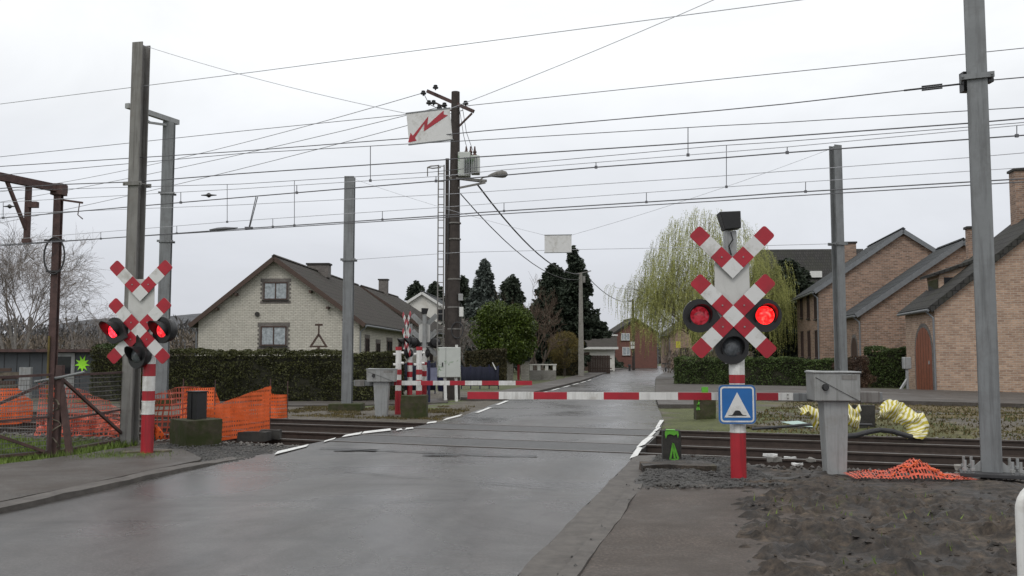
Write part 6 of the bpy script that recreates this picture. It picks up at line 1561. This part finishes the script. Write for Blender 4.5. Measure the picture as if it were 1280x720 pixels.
wood('low dark thicket behind the conifers and the garden wall', -14, 7, 100, 5.0, 'brownwood', 9000, 5, .6)
wood('dark undergrowth behind the right hand hedge', 14, 34, 78, 3.0, 'brownwood', 8000, 6, .4)
# hill
mb = MB(); k = 60; vs = []; fs = []
for i in range(k + 1):
    x = -420 + 520 * i / k; h = 24 * math.exp(-((x + 190) / 130) ** 2) + 9 * math.exp(-((x + 20) / 120) ** 2) + 1.2 * math.sin(x * .07)
    vs += [(x, 430, -2), (x, 520, max(.5, h)), (x, 640, -2)]
for i in range(k): fs += [(i * 3, i * 3 + 3, i * 3 + 4, i * 3 + 1), (i * 3 + 1, i * 3 + 4, i * 3 + 5, i * 3 + 2)]
mb.add(vs, fs); tag(mb.build('hills', mat('wooded_hill', (.075, .078, .085), .95, .45, .35, 0), smooth=True, sharp=180), kind='structure')

# grass: too many blades to count
def grass(label, pts, h0, h1, mat_, seed, w_=.012):
    r = np.random.RandomState(seed); N = len(pts); B = np.array(pts, float); a = r.uniform(0, 2 * PI, N); h = r.uniform(h0, h1, N); ln = r.normal(size=(N, 2)) * .35
    V = np.empty((N, 3, 3)); ww = w_ * r.uniform(.7, 1.4, N)
    V[:, 0] = B; V[:, 1] = B; V[:, 0, 0] -= np.cos(a) * ww; V[:, 0, 1] -= np.sin(a) * ww; V[:, 1, 0] += np.cos(a) * ww; V[:, 1, 1] += np.sin(a) * ww
    V[:, 2] = B; V[:, 2, :2] += ln * h[:, None]; V[:, 2, 2] += h
    me = bpy.data.meshes.new('grass'); me.vertices.add(3 * N); me.loops.add(3 * N); me.polygons.add(N); me.vertices.foreach_set('co', V.reshape(-1).astype(np.float32)); me.loops.foreach_set('vertex_index', np.arange(3 * N, dtype=np.int32)); me.polygons.foreach_set('loop_start', np.arange(0, 3 * N, 3, dtype=np.int32)); me.materials.append(M[mat_]); me.update(calc_edges=True)
    o = bpy.data.objects.new('grass', me); col.objects.link(o); tag(o, label, 'grass', kind='stuff')
rg = random.Random(8)
pts = []
while len(pts) < 26000:
    x = rg.uniform(-13, -6.9); y = rg.uniform(11.5, 19)
    if nn(x, y) > 13.2 + .6 * fbm(x, y, .8, 2): continue
    if x > -7.35 + .25 * max(0, y - 13.5) - .05 and y < 16.3: continue
    pts.append((x, y, gz(x, y)))
grass('bright green wet grass in front of the mesh gate at the left', pts, .05, .15, 'grass', 1)
pts = []
while len(pts) < 30000:
    n = 20.5 + 15 * rg.random() ** 1.5; u = rg.uniform(-3, 26); p = un(u, n)
    if p.x < XR(p.y) + .5 + .4 * fbm(p.x, p.y, 1, 2): continue
    pts.append((p.x, p.y, gz(p.x, p.y)))
grass('mossy green and brown grass bank between the tracks and the service path', pts, .02, .075, 'drygrass', 2, .02)
pts2 = [p for i, p in enumerate(pts) if i % 2 == 0 and fbm(p[0], p[1], .5, 3, 20) > -.12]
grass('patches of greener moss and grass low on the bank beyond the tracks', [(x + .03, y + .02, z) for x, y, z in pts2], .02, .06, 'hedgegr', 3, .02)
pts = []
while len(pts) < 9000:
    x = rg.uniform(-9, -1.2); y = rg.uniform(21.5, 30)
    if nn(x, y) < 21.2 or x > XL(y) - .3 or fbm(x, y, .7, 3, 4) < 0: continue
    pts.append((x, y, gz(x, y)))
grass('sparse tufts of grass around the far barrier and cabinet', pts, .02, .07, 'drygrass', 4)
pts = []
for i in range(1600):
    x = rg.gauss(-6.25, .35); y = rg.gauss(14.75, .3); pts.append((x, y, .0))
for i in range(350):
    x = rg.uniform(1.8, 6); y = rg.uniform(5, 10)
    if x < XB(y) - .1 or fbm(x, y, 1.1, 3, 12) < .1: continue
    pts.append((x, y, .10))
grass('few grass tufts at the foot of the left signal and in the mud', pts, .03, .08, 'grass', 5, .006)
